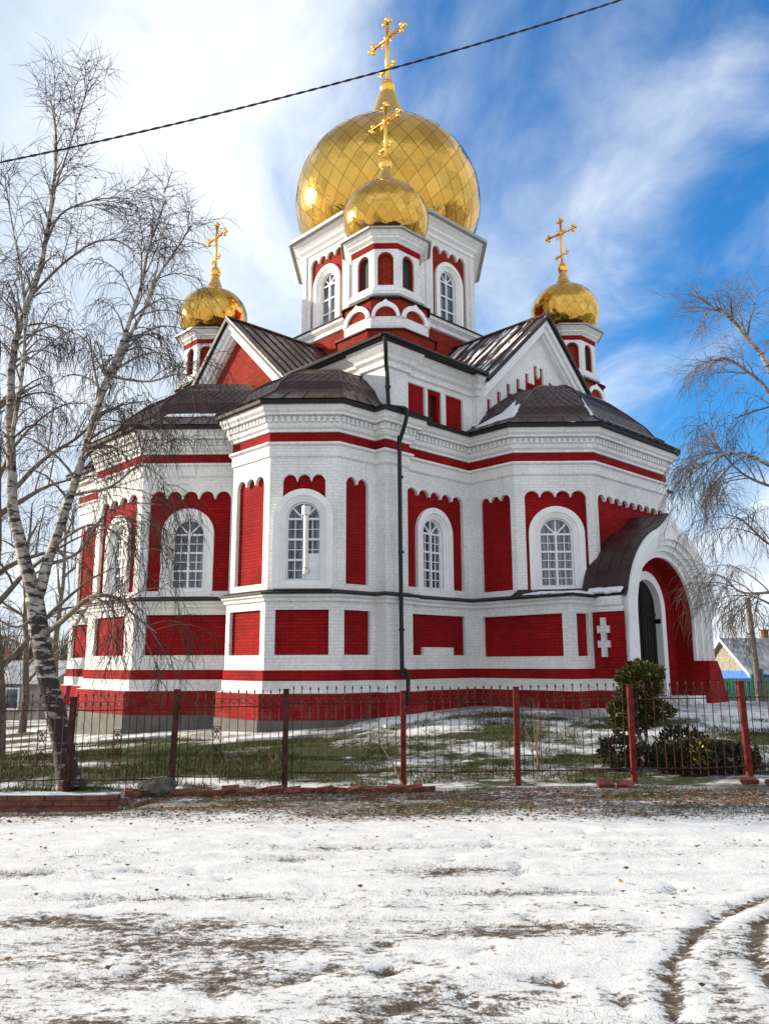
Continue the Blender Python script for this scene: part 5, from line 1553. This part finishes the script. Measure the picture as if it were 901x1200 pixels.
# ------------------------------------------------------------------ houses and sheds behind
SLATE = plain('grey slate dusted with snow', (.36, .365, .375), .7, var=.55, scale=1.6, bd=.01)
BLUE = plain('blue painted boards', (.02, .13, .50), .6, var=.2, scale=5)
def gable_house(name, loc, rz, w, l, h, rise, wm, lab, parts_=True, ov=.35):
    e = empty(name, loc, rz, lab, 'house'); m = MB()
    m.hexa([(x, y, z) for z in (-1, h) for x, y in ((-w/2, -l/2), (w/2, -l/2), (w/2, l/2), (-w/2, l/2))], 0)
    m.build('wall', [wm], e)
    gm = MB()
    for s in (-1, 1): gm.prism([(-w/2, s*l/2-.05*s, h), (w/2, s*l/2-.05*s, h), (0, s*l/2-.05*s, h+rise)], (0, .05*s, 0), 0)
    gm.build('gable', [plain('grey boards', (.24, .215, .185), .85, var=.35)], e)
    r = MB(); t = .07; W_ = w/2+ov; hz = h-rise*ov/(w/2)
    for s in (-1, 1):
        P = [(0, -l/2-ov, h+rise+t), (s*W_, -l/2-ov, hz+t), (s*W_, l/2+ov, hz+t), (0, l/2+ov, h+rise+t)]
        r.hexa(P+[(x, y, z-t) for x, y, z in P], 0)
        # wavy slate ribs
        for k in range(int((l+2*ov)/.3)):
            y = -l/2-ov+.15+k*.3; r.tube([(0, y, h+rise+t), (s*W_, y, hz+t)], .025, 4)
    ro = r.build('roof', [SLATE], e)
    b_ = MB()
    for s in (-1, 1):
        for q in (-1, 1):
            y = s*(l/2+ov+.012)
            P = [(0, y, h+rise+t+.01), (q*W_, y, hz+t+.01), (q*W_, y, hz-.16), (0, y, h+rise-.16)]
            b_.prism(P, (0, .025*s, 0), 0)
    b_.build('bargeboard', [FRAME], e)
    c = MB(); c.box((w*.12, l*.15, h+rise+.15), (.4, .4, 1.1)); c.box((w*.12, l*.15, h+rise+.68), (.5, .5, .1)); c.build('chimney', [KERB], ro)
    for y in (-l*.25, l*.2):
        for s in (-1, 1):
            f = MB(); f.box((s*(w/2+.03), y, h*.55), (.06, 1.0, 1.25)); fo = f.build('window', [FRAME], e)
            p = MB(); p.box((s*(w/2+.065), y, h*.55), (.02, .8, 1.05)); p.build('pane', [GLASS], fo)
    f = MB(); f.box((0, -l/2-.03, h*.55), (1., .06, 1.25)); fo = f.build('window', [FRAME], e); p = MB(); p.box((0, -l/2-.065, h*.55), (.8, .02, 1.05)); p.build('pane', [GLASS], fo)
    return e
gable_house('house', (30.6, 61, -1.45), R(99), 6., 11, 2.45, 2.3, BLUE, 'small bright blue house with a snowy grey slate gable roof')
gable_house('shed', (-22.5, 50., -1.5), R(72), 5., 8., 2.2, 1.1, plain('grey rubble wall', (.22, .20, .18), .9, var=.3, scale=3, bd=.03), 'low grey shed with a snowy slate roof behind the birch')
gable_house('house', (-37., 66., -1.5), R(80), 6., 10., 2.6, 2.0, plain('brown boards', (.16, .10, .07), .8, var=.3), 'brown house with a grey slate roof far behind the shed')
GRN = plain('green sheet fence', (.05, .20, .085), .5, var=.15, scale=3)
gfm = MB()
for i in range(64):
    x = i*.25; gfm.add([(x, 0, 0), (x+.14, 0, 0), (x+.14, 0, 1.55), (x, 0, 1.55)], 0); gfm.add([(x+.14, 0, 0), (x+.18, .04, 0), (x+.18, .04, 1.55), (x+.14, 0, 1.55)], 0)
    gfm.add([(x+.18, .04, 0), (x+.21, .04, 0), (x+.21, .04, 1.55), (x+.18, .04, 1.55)], 0); gfm.add([(x+.21, .04, 0), (x+.25, 0, 0), (x+.25, 0, 1.55), (x+.21, 0, 1.55)], 0)
ge = empty('sheet_fence', (20.6, 52.0, -.95), R(4), 'green ribbed metal sheet fence in front of the blue house', 'fence')
gfm.build('sheet', [GRN], ge); rl = MB()
for z in (.25, 1.3): rl.box((8, .08, z), (16, .04, .06))
rl.build('rail', [IRON], ge)
pst = MB(); pst.box((0, .1, .7), (.07, .07, 1.8)); p0 = pst.build('post', [IRON], ge)
for x in (3, 6, 9, 12, 15): o = p0.copy(); COL.objects.link(o); o.location = (x, 0, 0)
pe = empty('utility_pole', (22.9, 50.3, -1.4), 0, 'weathered wooden utility pole standing by the green fence', 'pole'); m = MB()
m.tube([(0.05, 0, -.5), (0, 0, 2.5), (-.15, 0, 7.0)], [.2, .18, .15], 10); m.build('pole', [BARKD], pe)
m = MB(); m.tube([(.28, 0, -.5), (.28, 0, 2.6)], .13, 8); m.build('stub', [CONC], pe)
an = MB(); an.tube([(0, 0, -3), (0, 0, 4.)], .018, 5)
for z, w in ((3.9, .35), (3.7, .45), (3.5, .5)): an.tube([(-w, 0, z), (w, 0, z)], .010, 4)
o = an.build('aerial', [STEEL], loc=(26.6, 60., 1.6)); tag(o, 'thin television aerial on a mast beside the blue house', 'aerial')
